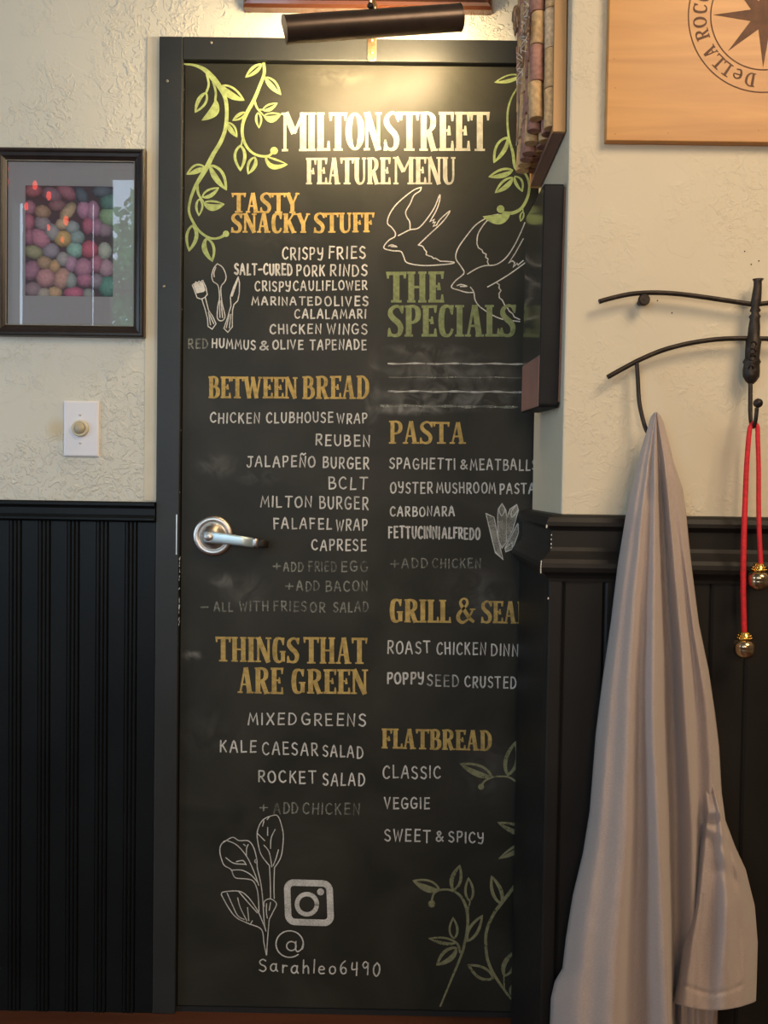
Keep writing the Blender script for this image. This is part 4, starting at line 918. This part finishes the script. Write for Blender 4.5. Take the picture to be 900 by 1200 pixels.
for yy in (486, 519):
    c = P(94, yy, -.0066); k = MB(); k.lathe([(.0028, 0), (.0026, .0012), (.0001, .0016)], c, (0, -1, 0), 12); k.box((c.x-.0022, c.y-.0022, c.z-.0003), (c.x+.0022, c.y-.0012, c.z+.0003), 1); k.build('screw', [M['plate'], M['screw']], dm)

# =================================================================== PICTURE ABOVE + LAMP
uy = -.03
ux0, ux1 = P(284, 3, uy).x, P(577.5, 3, uy).x; uz0 = P(430, 7, uy).z
up = root('hanging_picture', ((ux0+ux1)/2, 0, uz0), 'red-brown picture frame hung above the lamp with only its bottom rail in view', 'picture')
frame_rails(ux0, ux1, uz0, uz0+.40, [(0, 0), (0, -.020), (.004, -.028), (.010, -.030), (.018, -.026), (.03, -.018), (.03, 0)], mat('cherry_frame', (.07, .022, .010), .25, coat=.5), up)
one_box('canvas', (ux0+.028, -.014, uz0+.028), (ux1-.028, -.006, uz0+.372), mat('brown_canvas', (.18, .12, .07), .8, var=.4, vscale=8), up)

la, lb = P(335, 35, -.215), P(537, 21, -.125)
lamp = root('picture_lamp', la.lerp(lb, .5), 'dark bronze tube picture lamp on a copper bracket over the chalkboard door', 'lamp')
ax = (lb-la).normalized(); ra = .0250
back = Vector((0, 1, 0)); back = (back-ax*back.dot(ax)).normalized(); dn = ax.cross(back).normalized()
if dn.z > 0: dn = -dn
k = MB(); rings = []; N = 26
# shell open over ~110 degrees towards the wall and down
c0 = math.radians(8)   # opening centre measured from 'back' to 'down'
for th, rad in ((0, ra),):
    ang = [c0+math.radians(68)+math.radians(224)*i/N for i in range(N+1)]
    out = lambda c, r_: [c+(back*math.cos(a)+dn*math.sin(a))*r_ for a in ang]
    cs = [la.lerp(lb, t) for t in (0, .02, .5, .98, 1)]
    k.rings([out(c, ra) for c in cs], 0, True, closed=False, cap=False)
    k.rings([out(c, ra-.0012) for c in cs], 1, True, closed=False, cap=False)
k.build('shade', [M['dark_metal'], M['shade_in']], lamp)
for c, d in ((la, -1), (lb, 1)):
    k = MB(); rim = [c+(back*math.cos(a)+dn*math.sin(a))*(ra+.0008) for a in ang]
    k.rings([rim, [p+ax*d*.003 for p in rim]], 0, False, closed=True, cap=True); k.build('end_cap', M['dark_metal'], lamp)
k = MB(); m0 = la.lerp(lb, .08); m1 = la.lerp(lb, .92); off = back*.004+dn*.002
k.tube([m0+off, m1+off], .0075, 12); k.build('bulb', M['bulb'], lamp)
lc = la.lerp(lb, .5)+off*2.5
LL = area('picture_lamp_light', lc, lc+back*.75-dn*(-.66), .29, .024, 6.8, WARM)
xa = (lb-la).normalized(); dirv = (back*.97+dn*.22).normalized()
zc_ = -dirv; xc_ = (xa-zc_*xa.dot(zc_)).normalized(); yc_ = zc_.cross(xc_)
LL.matrix_world = Matrix.Translation(lc+dirv*.012) @ Matrix((xc_, yc_, zc_)).transposed().to_4x4()
bb = P(435.5, 72, -.014); bt_ = P(435.5, 25, -.014)
k = MB(); k.rings([[(bb.x+sx_*w_, -.0125-y_, z) for sx_, y_ in ((-1, 0), (-1, .003), (1, .003), (1, 0))] for z, w_ in ((bb.z, .006), (bb.z+.006, .0095), (bt_.z, .0095), (bt_.z+.004, .006))], 0, False)
k.build('bracket', M['copper'], lamp, bevel=.001)
for yy in (47, 62):
    c = P(436, yy, -.0156); k = MB(); k.lathe([(.004, 0), (.0035, .002), (.0001, .003)], c, (0, -1, 0), 12); k.build('screw', M['copper'], lamp)
mid = la.lerp(lb, .5)
k = MB(); k.tube(crom([(bt_.x, -.016, bt_.z+.003), (bt_.x, -.05, bt_.z+.045), (mid.x, -.12, mid.z+.05), (mid.x, mid.y+.004, mid.z+ra+.010), (mid.x, mid.y, mid.z+ra-.001)], 6), .0045, 10); k.build('arm', M['copper'], lamp)
kp = P(434, 10, mid.y-.005)
k = MB(); k.lathe([(.0001, -.002), (.006, 0), (.0065, .004), (.004, .008), (.0001, .010)], (kp.x, mid.y-.010, mid.z+ra-.001), (0, -.3, 1), 16); k.build('knob', M['iron'], lamp)

# =================================================================== CORK BOARD (return face)
cbx = PX-.002; cy0 = -.318; cy1 = -.068
cz0 = P(662, 154, cy0).z-.0005
cb = root('cork_board', (cbx, cy0, cz0), 'wooden tray board packed with used wine corks, high on the pier beside the door', 'cork board')
rt = .022; TOPZ = cz0+.52
one_box('back_board', (cbx-.008, cy0+.008, cz0+.008), (cbx, cy1-.008, TOPZ-.008), M['oak_dark'], cb)
one_box('side_rail', (cbx-rt, cy0, cz0+.0), (cbx, cy0+.008, TOPZ), M['oak'], cb, bevel=.001)
one_box('side_rail', (cbx-rt, cy1-.008, cz0), (cbx, cy1, TOPZ), M['oak'], cb, bevel=.001)
one_box('bottom_rail', (cbx-rt, cy0+.008, cz0), (cbx, cy1-.008, cz0+.010), M['oak_dark'], cb, bevel=.001)  # dark wood colour holds the shade of the underside
one_box('top_rail', (cbx-rt, cy0+.008, TOPZ-.01), (cbx, cy1-.008, TOPZ), M['oak_dark'], cb, bevel=.001)
def cork(c, ax_, ln_, r_, m):
    k = MB(); n_ = 16
    k.lathe([(r_*.9, 0), (r_, .0015), (r_*.98, ln_*.5), (r_, ln_-.0015), (r_*.9, ln_)], c, ax_, n_)
    o = k.build('cork', [m, M['wine']], cb)
    return o
rc = .0128; rnd = random.Random(3)
ms = ['cork', 'cork_g', 'cork', 'cork_p', 'cork_g', 'cork']
col = 0; y = cy0+.009+rc
while y < cy1-.012-rc+.004:
    z = cz0+.0145+(0 if col == 0 else rnd.uniform(0, .003)); i = 0
    while z < TOPZ-.09:
        ln_ = .070 if col == 0 else rnd.uniform(.046, .072)
        cork((cbx-.009-rc, y+rnd.uniform(-.0006, .0006), z), (rnd.uniform(-.02, .02), 0, 1), ln_, rc, M[ms[(i*2+col*3) % 6]])
        z += ln_+.0012; i += 1
    y += 2*rc+.0008; col += 1
# second, prouder layer
y = cy0+.009+2*rc+.004; col = 0
while y < cy1-.03:
    z = cz0+(.012 if col > 2 else .040-.01*col); i = 0
    while z < TOPZ-.10:
        ln_ = rnd.uniform(.05, .068)
        mm = M['cork_p'] if (i+col) % 3 == 1 else M[ms[(i+col) % 6]]
        cork((cbx-.009-rc*2.85, y+rnd.uniform(-.001, .001), z), (rnd.uniform(-.05, .05), rnd.uniform(-.03, .03), 1), ln_, rc, mm)
        z += ln_+.002; i += 1
    y += 2*rc+.0008; col += 1
# wire cages and crumpled foil near the top
for (px, py, Y) in ((614, 40, -.29), (609, 78, -.28), (617, 15, -.285)):
    k = MB(); c = P(px, py, Y)
    for j in range(2):
        pts = [(c.x+.006*math.cos(t*2.2+j*2), c.y+.006*math.sin(t*1.7+j), c.z-.026+.0075*t+.002*math.sin(t*3)) for t in range(8)]
        k.tube(crom(pts, 5), .0007, 6)
    k.build('wire_cage', M['wire'], cb)
for (px, py, Y, s_) in ((606, 18, -.27, .011), (612, 62, -.275, .009), (618, 30, -.29, .008)):
    c = P(px, py, Y); bm = bmesh.new(); bmesh.ops.create_icosphere(bm, subdivisions=3, radius=1)
    for v_ in bm.verts:
        d = v_.co.copy(); nn = noise.noise(d*2.2+Vector((px, 0, 0))); v_.co = Vector((d.x*s_*.6, d.y*s_, d.z*s_*2.2))*(1+.55*nn)
    me = bpy.data.meshes.new('foil_scrap'); bm.to_mesh(me); bm.free(); me.materials.append(M['foil'])
    o = bpy.data.objects.new('foil_scrap', me); C.objects.link(o); o.parent = cb; o.location = c-Vector(cb.location)
# a bright strand of wire along the far edge
k = MB(); k.tube(crom([tuple(P(x, y_, -.17)) for x, y_ in ((608.5, 84), (607.5, 100), (608, 125), (607, 150), (605.5, 166))], 5), .0012, 6); k.build('wire_strand', M['wire'], cb)

cb.rotation_euler = (math.radians(-2.6), 0, 0)   # hangs a little crooked
# =================================================================== PLAQUE (return face)
pn = P(653, 350, -.31); t_pl = .0345; py0, py1 = -.312, -.115
pz1 = P(641, 218, -.31).z; pz0 = P(641, 477.5, -.31).z
pbx = PX-.004
pl = root('wall_plaque', (pbx, py0, pz0), 'glossy black plaque with rounded corners on the pier, hung below the cork board', 'plaque')
k = MB(); pts = rrect(py0, pz0, py1, pz1, .008, 5)
k.rings([[(x, a, b) for a, b in pts] for x in (pbx, pbx-t_pl)], 0, False); k.build('plaque_body', M['plaque'], pl, bevel=.0015)
k = MB(); k.box((pbx-t_pl-.0008, py0+.004, pz0+.092), (pbx-t_pl, py1-.004, pz1-.006)); k.build('face_panel', M['plaque_f'], pl)
k = MB(); k.box((pbx-t_pl-.0008, py0+.002, pz0+.002), (pbx-t_pl, py1-.003, pz0+.0915)); k.build('brown_reflection', M['plaque_b'], pl)  # painted reflection across the lower face, not a separate panel
one_box('backing_strip', (pbx, py0+.004, pz0+.01), (pbx+.0038, py1-.01, pz1-.01), M['oak_dark'], pl)

pl.rotation_euler = (math.radians(2.2), 0, 0)    # hangs a little crooked
# =================================================================== PINE SIGN
sy = PYF-.018
g0 = P(713.5, 60, sy); g1 = P(711, 164.5, sy)
sgn = root('pine_sign', (g0.x+.25, PYF, g1.z), 'honey pine box lid branded with a compass star and circular lettering', 'sign')
SX0, SZ0 = (P(711.5, 120, sy).x), P(760, 165, sy).z; SX1, SZ1 = SX0+.56, SZ0+.50
k = MB(); k.box((SX0, sy, SZ0), (SX1, PYF-.0005, SZ1)); k.build('wood_panel', M['pine'], sgn, bevel=.0012)
cc = P(896, 18, sy-.0003); mm = 1.477e-3
def sgn3(x, y, e): return Vector((cc.x+x*mm, sy-.0003-e*.4, cc.z+y*mm))
ink = Ink(0, sgn3)
for r in (87, 61.5): ink.stroke([(r*math.cos(a), r*math.sin(a)) for a in [2*PI*i/90 for i in range(91)]], 1.5, False)
for i in range(8):
    a = PI/4*i; ln_ = 59 if i % 2 == 0 else 58; hb_ = PI/8; rv = 17
    ink.poly([(0, 0), (rv*math.cos(a-hb_), rv*math.sin(a-hb_)), (ln_*math.cos(a), ln_*math.sin(a)), (rv*math.cos(a+hb_), rv*math.sin(a+hb_))])
for ch, ang_ in zip('DeLLAROCCA', (-101.5, -113.5, -125, -135, -146, -162.5, -173.5, -185, -196, -207.5)):
    wch = 13.0
    def mk(px, py, aa=math.radians(ang_)):
        rr_ = 66.3+py; th = aa-(px-wch/2)/74.0
        return (rr_*math.cos(th), rr_*math.sin(th))
    sub = Ink(0, lambda x, y, e, mk=mk: sgn3(*mk(x, y), e)); sub.k = ink.k
    display(sub, ch, 0, wch-.4, 15.5, 0, T=2.9, t=1.2)
    kk = len(ink.v); ink.v += sub.v; ink.f += [tuple(i+kk for i in f) for f in sub.f]; ink.k = sub.k
ink.build('branded_emblem', M['burn'], sgn)
for (px, py) in ((721, 157), (783, 156), (889, 153), (721, 103), (720, 69)):
    c = P(px, py, sy-.0002); k = MB(); k.add([c+Vector((math.cos(a)*.0009, 0, math.sin(a)*.0009)) for a in [i*PI/3 for i in range(6)]], [tuple(range(6))]); k.build('pin_hole', M['burn'], sgn)

# =================================================================== COAT RACK
RY = PYF-.024
rk = root('coat_rack', tuple(P(884, 450, PYF)), 'wrought iron coat rack with two curved rods and an ornate centre post', 'coat rack')
cxr = P(883, 400, RY).x
def rod(pts, r=.0042, mirror=True, name='rod', Y=RY):
    q = [P(x, y, Y) for x, y in pts]
    k = MB(); k.tube(crom([tuple(p) for p in q], 6), r, 10); k.build(name, M['iron'], rk)
    if mirror:
        k = MB(); k.tube(crom([(2*cxr-p.x, p.y, p.z) for p in q], 6), r, 10); k.build(name, M['iron'], rk)
rod([(702, 353.5), (718, 349), (740, 344.5), (765, 343), (795, 344.5), (830, 349), (860, 353.5), (884, 357)])
rod([(712, 442), (730, 432), (750, 421.5), (775, 411), (800, 404), (825, 399.5), (850, 397), (884, 396.5)])
for sg in (0, 1):      # stand-off bosses
    c = P(754.5, 351.5, RY); x = c.x if not sg else 2*cxr-c.x
    k = MB(); k.lathe([(.0085, 0), (.0100, .003), (.0100, .007), (.0075, .010)], (x, RY-.006, c.z), (0, 1, 0), 20); k.tube([(x, RY+.002, c.z), (x, PYF, c.z)], .005, 10); k.build('stand_off', M['iron'], rk)
post = [(888.5, 327, 6.5), (888, 330, 4.5), (888, 334, 4.6), (886.5, 348, 5.6), (885.5, 356, 5.8), (885, 360, 4.5), (885, 364, 6.4), (885, 367, 4.2), (884.5, 371, 6.8), (884.5, 374, 5.6), (883.8, 385, 6.8), (883, 397, 7), (883, 400, 8.8), (882, 412, 8.4), (881.5, 420, 8), (881, 424, 10.2), (881, 427, 8.8), (880.5, 434, 9.6), (880.3, 441, 9.4), (880, 447, 6.0), (880, 450, 3)]
k = MB(); mr = 1.455e-3
k.rings([[P(x, y, RY-.004)+Vector((math.cos(a)*r*mr*(1+.06*math.cos(4*a)*(1 if y > 395 else 0)), math.sin(a)*r*mr*.8, 0)) for a in [2*PI*i/16 for i in range(16)]] for x, y, r in post], 0, True)
k.build('centre_post', M['iron'], rk)
k = MB()
for (x, y) in ((882.5, 404), (882, 412), (881.5, 418)):
    k.tube([P(x+4*math.cos(a), y+4.5*math.sin(a), RY-.0145) for a in [2*PI*i/10 for i in range(11)]], .0012, 6)
k.tube([tuple(P(x, y, RY-.0165)) for x, y in ((877, 432), (878, 428), (882, 428), (883, 432))], .0016, 6); k.build('scroll_ornament', M['iron'], rk)
hkY = RY-.004
k = MB(); k.tube(crom([tuple(P(879.5, 447, hkY)), tuple(P(879.3, 465, hkY-.002)), tuple(P(879.3, 485, hkY-.006)), tuple(P(880.5, 497, hkY-.014)), tuple(P(883, 500, hkY-.024)), tuple(P(885.5, 492, hkY-.032)), tuple(P(887, 478, hkY-.036))], 6), [.0036]*12+[.0034]*25, 10)
k.build('hook', M['iron'], rk)
c = P(888.3, 472.5, hkY-.036); k = MB(); k.lathe([(.0078*math.sin(PI*i/10), -.0078*math.cos(PI*i/10)) for i in range(11)], c, (0, 0, 1), 16); k.build('hook_ball', M['iron'], rk)
hook = [(746, 423, 0), (747.5, 445, 0), (749, 470, -.003), (753, 490, -.008), (758, 505, -.014), (765, 512, -.021), (768.5, 503, -.030), (768.5, 492, -.033)]
for sg in (0, 1):
    q = [P(x, y, RY+d) for x, y, d in hook]
    if sg: q = [Vector((2*cxr-p.x, p.y, p.z)) for p in q]
    k = MB(); k.tube(crom([tuple(p) for p in q], 6), .0036, 10); k.build('hook', M['iron'], rk)
    if not sg: continue      # the left tip is buried in the cloth
    k = MB(); k.lathe([(.0072*math.sin(PI*i/10), -.0072*math.cos(PI*i/10)) for i in range(11)], q[-1], (0, 0, 1), 16); k.build('hook_ball', M['iron'], rk)

# =================================================================== BELL CORD
by = hkY-.020
bc = root('bell_cord', tuple(P(883, 499, by)), 'red cord with two brass bells looped over the centre hook', 'bells')
def cord(pts, w_):
    q = [P(x, y, by+d) for x, y, d in pts]; k = MB(); cs = crom([tuple(p) for p in q], 6)
    k.tube(cs, [w_[0]+(w_[1]-w_[0])*min(1, i/len(cs)*1.5) for i in range(len(cs))], 10); k.build('cord', M['red'], bc)
ctop = P(883.3, 499, by)
cord([(883.3, 495.5, -.0), (879.5, 500, -.004), (877.5, 512, -.006), (875, 545, -.008), (873.5, 580, -.010), (872, 620, -.018), (871, 660, -.021), (871, 700, -.020), (872, 742, -.019)], (.0036, .0046))
cord([(883.3, 495.5, -.0), (887.5, 500, -.004), (888, 515, -.006), (889, 550, -.008), (889, 590, -.012), (890, 630, -.020), (891.8, 664, -.022)], (.0036, .0038))
for (x, y0_, Y) in ((872.5, 740, by-.019), (889.5, 660, by-.022)):
    k = MB(); c = P(x, y0_, Y); 
    k.lathe([(.0045, 0), (.0085, -.001), (.0105, -.010), (.012, -.013), (.006, -.014)], c, (0, 0, 1), 20)
    for r_, h_, n_ in ((.0080, -.003, 12), (.0098, -.0065, 14), (.0112, -.0105, 16)):
        for i in range(n_):
            a = 2*PI*i/n_; p = c+Vector((math.cos(a)*r_, math.sin(a)*r_, h_)); rr_ = .0018
            k.add([p+Vector((rr_, 0, 0)), p+Vector((0, rr_, 0)), p+Vector((-rr_, 0, 0)), p+Vector((0, -rr_, 0)), p+Vector((0, 0, rr_)), p-Vector((0, 0, rr_))], [(0, 1, 4), (1, 2, 4), (2, 3, 4), (3, 0, 4), (1, 0, 5), (2, 1, 5), (3, 2, 5), (0, 3, 5)], 0, True)
    k.build('bell_cap', M['goldbead'], bc)
    k = MB(); k.lathe([(.006, -.0135), (.014, -.0155), (.0172, -.021), (.0180, -.026), (.0172, -.0275), (.0176, -.029), (.0165, -.036), (.012, -.0425), (.005, -.0455), (.0001, -.046)], c, (0, 0, 1), 28); k.build('bell', M['bell'], bc)

# =================================================================== FLEECE GARMENT
def interp(tab, y):
    if y <= tab[0][0]: return tab[0][1]
    for (a, b), (c, d) in zip(tab[:-1], tab[1:]):
        if y <= c: return b+(d-b)*(y-a)/(c-a)
    return tab[-1][1]
def loft(paths, y0_, y1_, Yb, rows, sub, name, m, parent, grow=None, extra=None, yshift=None, seed=0):
    """paths: list of (table of (y, x), depth) ordered left to right; builds a closed draped volume in front of plane Yb"""
    k = MB(); rings = []
    for r in range(rows+1):
        y = y0_+(y1_-y0_)*r/rows; g = grow(y) if grow else 1
        xs = []
        for tab, dep in paths:
            xs.append((interp(tab, y), (interp(dep, y) if isinstance(dep, list) else dep)*g))
        ring = []
        for i in range(len(xs)-1):
            for s_ in range(sub):
                t = s_/sub; tt = .5-.5*math.cos(PI*t)
                if i == 0: tt = math.sin(PI/2*t)
                if i == len(xs)-2: tt = 1-math.cos(PI/2*t)
                x = xs[i][0]+(xs[i+1][0]-xs[i][0])*t; d = xs[i][1]+(xs[i+1][1]-xs[i][1])*tt
                ring.append((x, d))
        ring.append(xs[-1])
        pts = []
        for (x, d) in ring:
            dd = d+.0035*noise.noise(Vector((x*.035, y*.012, seed)))+.0012*noise.noise(Vector((x*.12, y*.05, seed+5)))*min(1, d/.03)
            if extra: dd += extra(x, y)
            yy = y+(yshift(x) if yshift else 0)*(r/rows)
            pts.append(P(x, yy, Yb-max(dd, .001)))
        nb = 10
        for j in range(1, nb):
            x = xs[-1][0]+(xs[0][0]-xs[-1][0])*j/nb; yy = y+(yshift(x) if yshift else 0)*(r/rows)
            pts.append(P(x, yy, Yb+.002*math.sin(PI*j/nb)))
        rings.append(pts)
    k.rings(rings, 0, True, closed=True, cap=True)
    return k.build(name, m, parent)
T0 = 483
Ltab = [(483, 767), (486, 763.8), (490, 762), (500, 759.5), (520, 753), (540, 747.5), (600, 734), (660, 724), (730, 715.5), (800, 705.5), (860, 698), (900, 695), (950, 691), (1000, 683), (1050, 671), (1100, 663), (1135, 659), (1150, 650), (1170, 645.5), (1235, 643)]
Rtab = [(483, 770), (486, 773.5), (490, 776), (500, 779), (520, 784.5), (540, 789), (573, 800), (600, 804), (650, 809), (730, 819), (787, 831), (835, 838), (875, 843), (930, 846), (1000, 845), (1060, 843), (1235, 841)]
fp = [
 (Ltab, .004),
 ([(486, 767), (540, 755), (600, 745), (700, 731), (800, 720), (900, 712), (1000, 703), (1100, 690), (1235, 682)], [(486, .011), (600, .044), (800, .052), (1235, .066)]),
 ([(486, 767.5), (540, 760), (600, 753), (700, 744), (800, 738), (900, 735.5), (1000, 732), (1100, 723), (1235, 716)], [(486, .016), (600, .056), (800, .070), (1235, .088)]),
 ([(486, 768), (540, 763), (600, 759), (700, 754), (800, 750), (900, 749), (1000, 748), (1100, 744), (1235, 742)], [(486, .017), (600, .050), (800, .055), (1000, .050), (1235, .052)]),
 ([(486, 768.5), (540, 767), (600, 767.5), (700, 766.5), (800, 765.5), (873, 766.5), (957, 771), (1040, 775), (1140, 781), (1235, 784)], [(486, .018), (560, .052), (800, .082), (1235, .100)]),
 ([(486, 769.3), (540, 773), (623, 777), (707, 782), (773, 787), (840, 788.5), (907, 790), (1235, 793)], [(486, .014), (540, .020), (700, .018), (1235, .014)]),
 ([(486, 770), (540, 779), (620, 787), (700, 794), (757, 799), (850, 804), (907, 808), (973, 812), (1235, 813)], [(486, .017), (560, .044), (800, .066), (1235, .055)]),
 ([(486, 770.6), (540, 783), (620, 793), (700, 804), (773, 813), (850, 818), (973, 821), (1235, 823)], [(486, .013), (560, .036), (800, .040), (1235, .03)]),
 ([(486, 771), (540, 786), (620, 798), (740, 813), (823, 828), (900, 833), (1235, 834)], [(486, .010), (560, .034), (800, .052), (1235, .045)]),
 (Rtab, .003)]
AMP = 1.45
fp = [fp[0]]+[(t, [(a, .012+(b-.012)*(AMP if a > 500 else 1)) for a, b in d]) for t, d in fp[1:-1]]+[fp[-1]]
coat = root('fleece_garment', tuple(P(768, 490, PYF-.075)), 'taupe grey fleece garment hanging in long folds from the left rack hook', 'garment')
CY = PYF-.047
loft(fp, T0, 1235, CY, 150, 8, 'body', M['cloth'], coat, seed=1)
# sleeve in front at the lower right
sl = [
 ([(875, 818), (930, 822), (950, 826), (1000, 818.5), (1060, 812), (1110, 800), (1150, 794.5), (1180, 788.5)], [(875, .01), (940, .045), (1180, .050)]),
 ([(875, 820), (930, 829), (950, 831), (1000, 826), (1060, 820), (1110, 812), (1150, 808), (1180, 806)], [(875, .015), (950, .082), (1180, .106)]),
 ([(875, 822), (930, 834), (950, 838), (1000, 837), (1060, 834), (1110, 831), (1150, 829), (1180, 827)], [(875, .018), (950, .084), (1060, .092), (1180, .100)]),
 ([(875, 825), (930, 838), (950, 843), (1000, 848), (1060, 850), (1110, 850), (1150, 850), (1180, 848)], [(875, .020), (950, .094), (1060, .118), (1180, .122)]),
 ([(875, 827), (930, 841), (950, 846), (1000, 858), (1060, 866), (1110, 868), (1150, 868), (1180, 866)], [(875, .008), (920, .03), (950, .075), (1060, .092), (1180, .106)]),
 ([(875, 829), (930, 846), (960, 850), (990, 861), (1020, 874), (1065, 884.5), (1110, 888), (1150, 887), (1180, 886)], [(875, .001), (920, .010), (960, .035), (1180, .040)])]
def hemshift(x): return -7+11*math.sin(PI*min(1, max(0, (x-786)/100)))**.8 if x > 786 else -7
def gathers(x, y):
    g = lambda c, w_: math.exp(-((y-c)/w_)**2)
    d = .007*g(950, 6)-.007*g(961, 4.5)+.005*g(972+(x-835)*.5, 6)-.004*g(985+(x-835)*.6, 6)
    if y > 1045: d -= .0035*math.exp(-((x-(824-(y-1045)*.12 if y < 1110 else 816.2-(y-1110)*.05))/1.5)**2)
    d += .006*g(1000+(x-850)*1.1, 9)*(1 if x > 838 else 0)-.005*g(1022+(x-850)*.9, 8)*(1 if x > 838 else 0)
    d += .004*math.sin((x+(y-1000)*.25)*.16)*min(1, max(0, (y-990)/60))
    return d-.0030*g(1156+hemshift(x), 2.6)
slv = loft(sl, 875, 1180, CY-.001, 140, 10, 'sleeve', M['cloth'], coat, extra=gathers, yshift=hemshift, seed=4)
# crumpled gathers where the sleeve bunches
def fold(pts, r, dz, name='gather'):
    k = MB(); cs = crom([tuple(P(x, y, CY-dz)) for x, y in pts], 7); n_ = len(cs)
    k.tube(cs, [r*math.sin(PI*min(.98, max(.03, i/(n_-1))))**.7+.0004 for i in range(n_)], 12); return k.build(name, M['cloth'], coat)
# inner layer of cloth showing under the hem
lw = [([(1150, 794), (1235, 793)], .02), ([(1150, 800), (1235, 800)], .055), ([(1150, 808), (1235, 808)], .045), ([(1150, 818), (1235, 818)], .07), ([(1150, 828), (1235, 828)], .05), ([(1150, 836), (1235, 835)], .06), ([(1150, 841), (1235, 840)], .015)]
loft(lw, 1150, 1235, CY-.012, 14, 6, 'lower_layer', M['cloth'], coat, seed=9)

# =================================================================== OUT OF VIEW : unseen red lights added for glints in the picture glass, table in front of the camera
for i, (x, z, r) in enumerate([(-2.235, 2.95, .011), (-2.245, 2.88, .020), (-2.27, 2.70, .012), (-2.07, 2.86, .014), (-1.99, 2.80, .014), (-1.89, 2.66, .015), (-1.99, 2.62, .010), (-2.12, 2.74, .012), (-1.91, 2.55, .009)]):
    k = MB(); k.lathe([(r*math.sin(PI*j/8), -r*1.9*math.cos(PI*j/8)) for j in range(9)], (x, RY0+.06, z), (0, 0, 1), 12)
    o = k.build('red_glint_light', M['red_glint']); tag(o, 'small unseen red light added for a red glint in the picture glass', 'glint light', 'unseen red lights added for the glass glints')
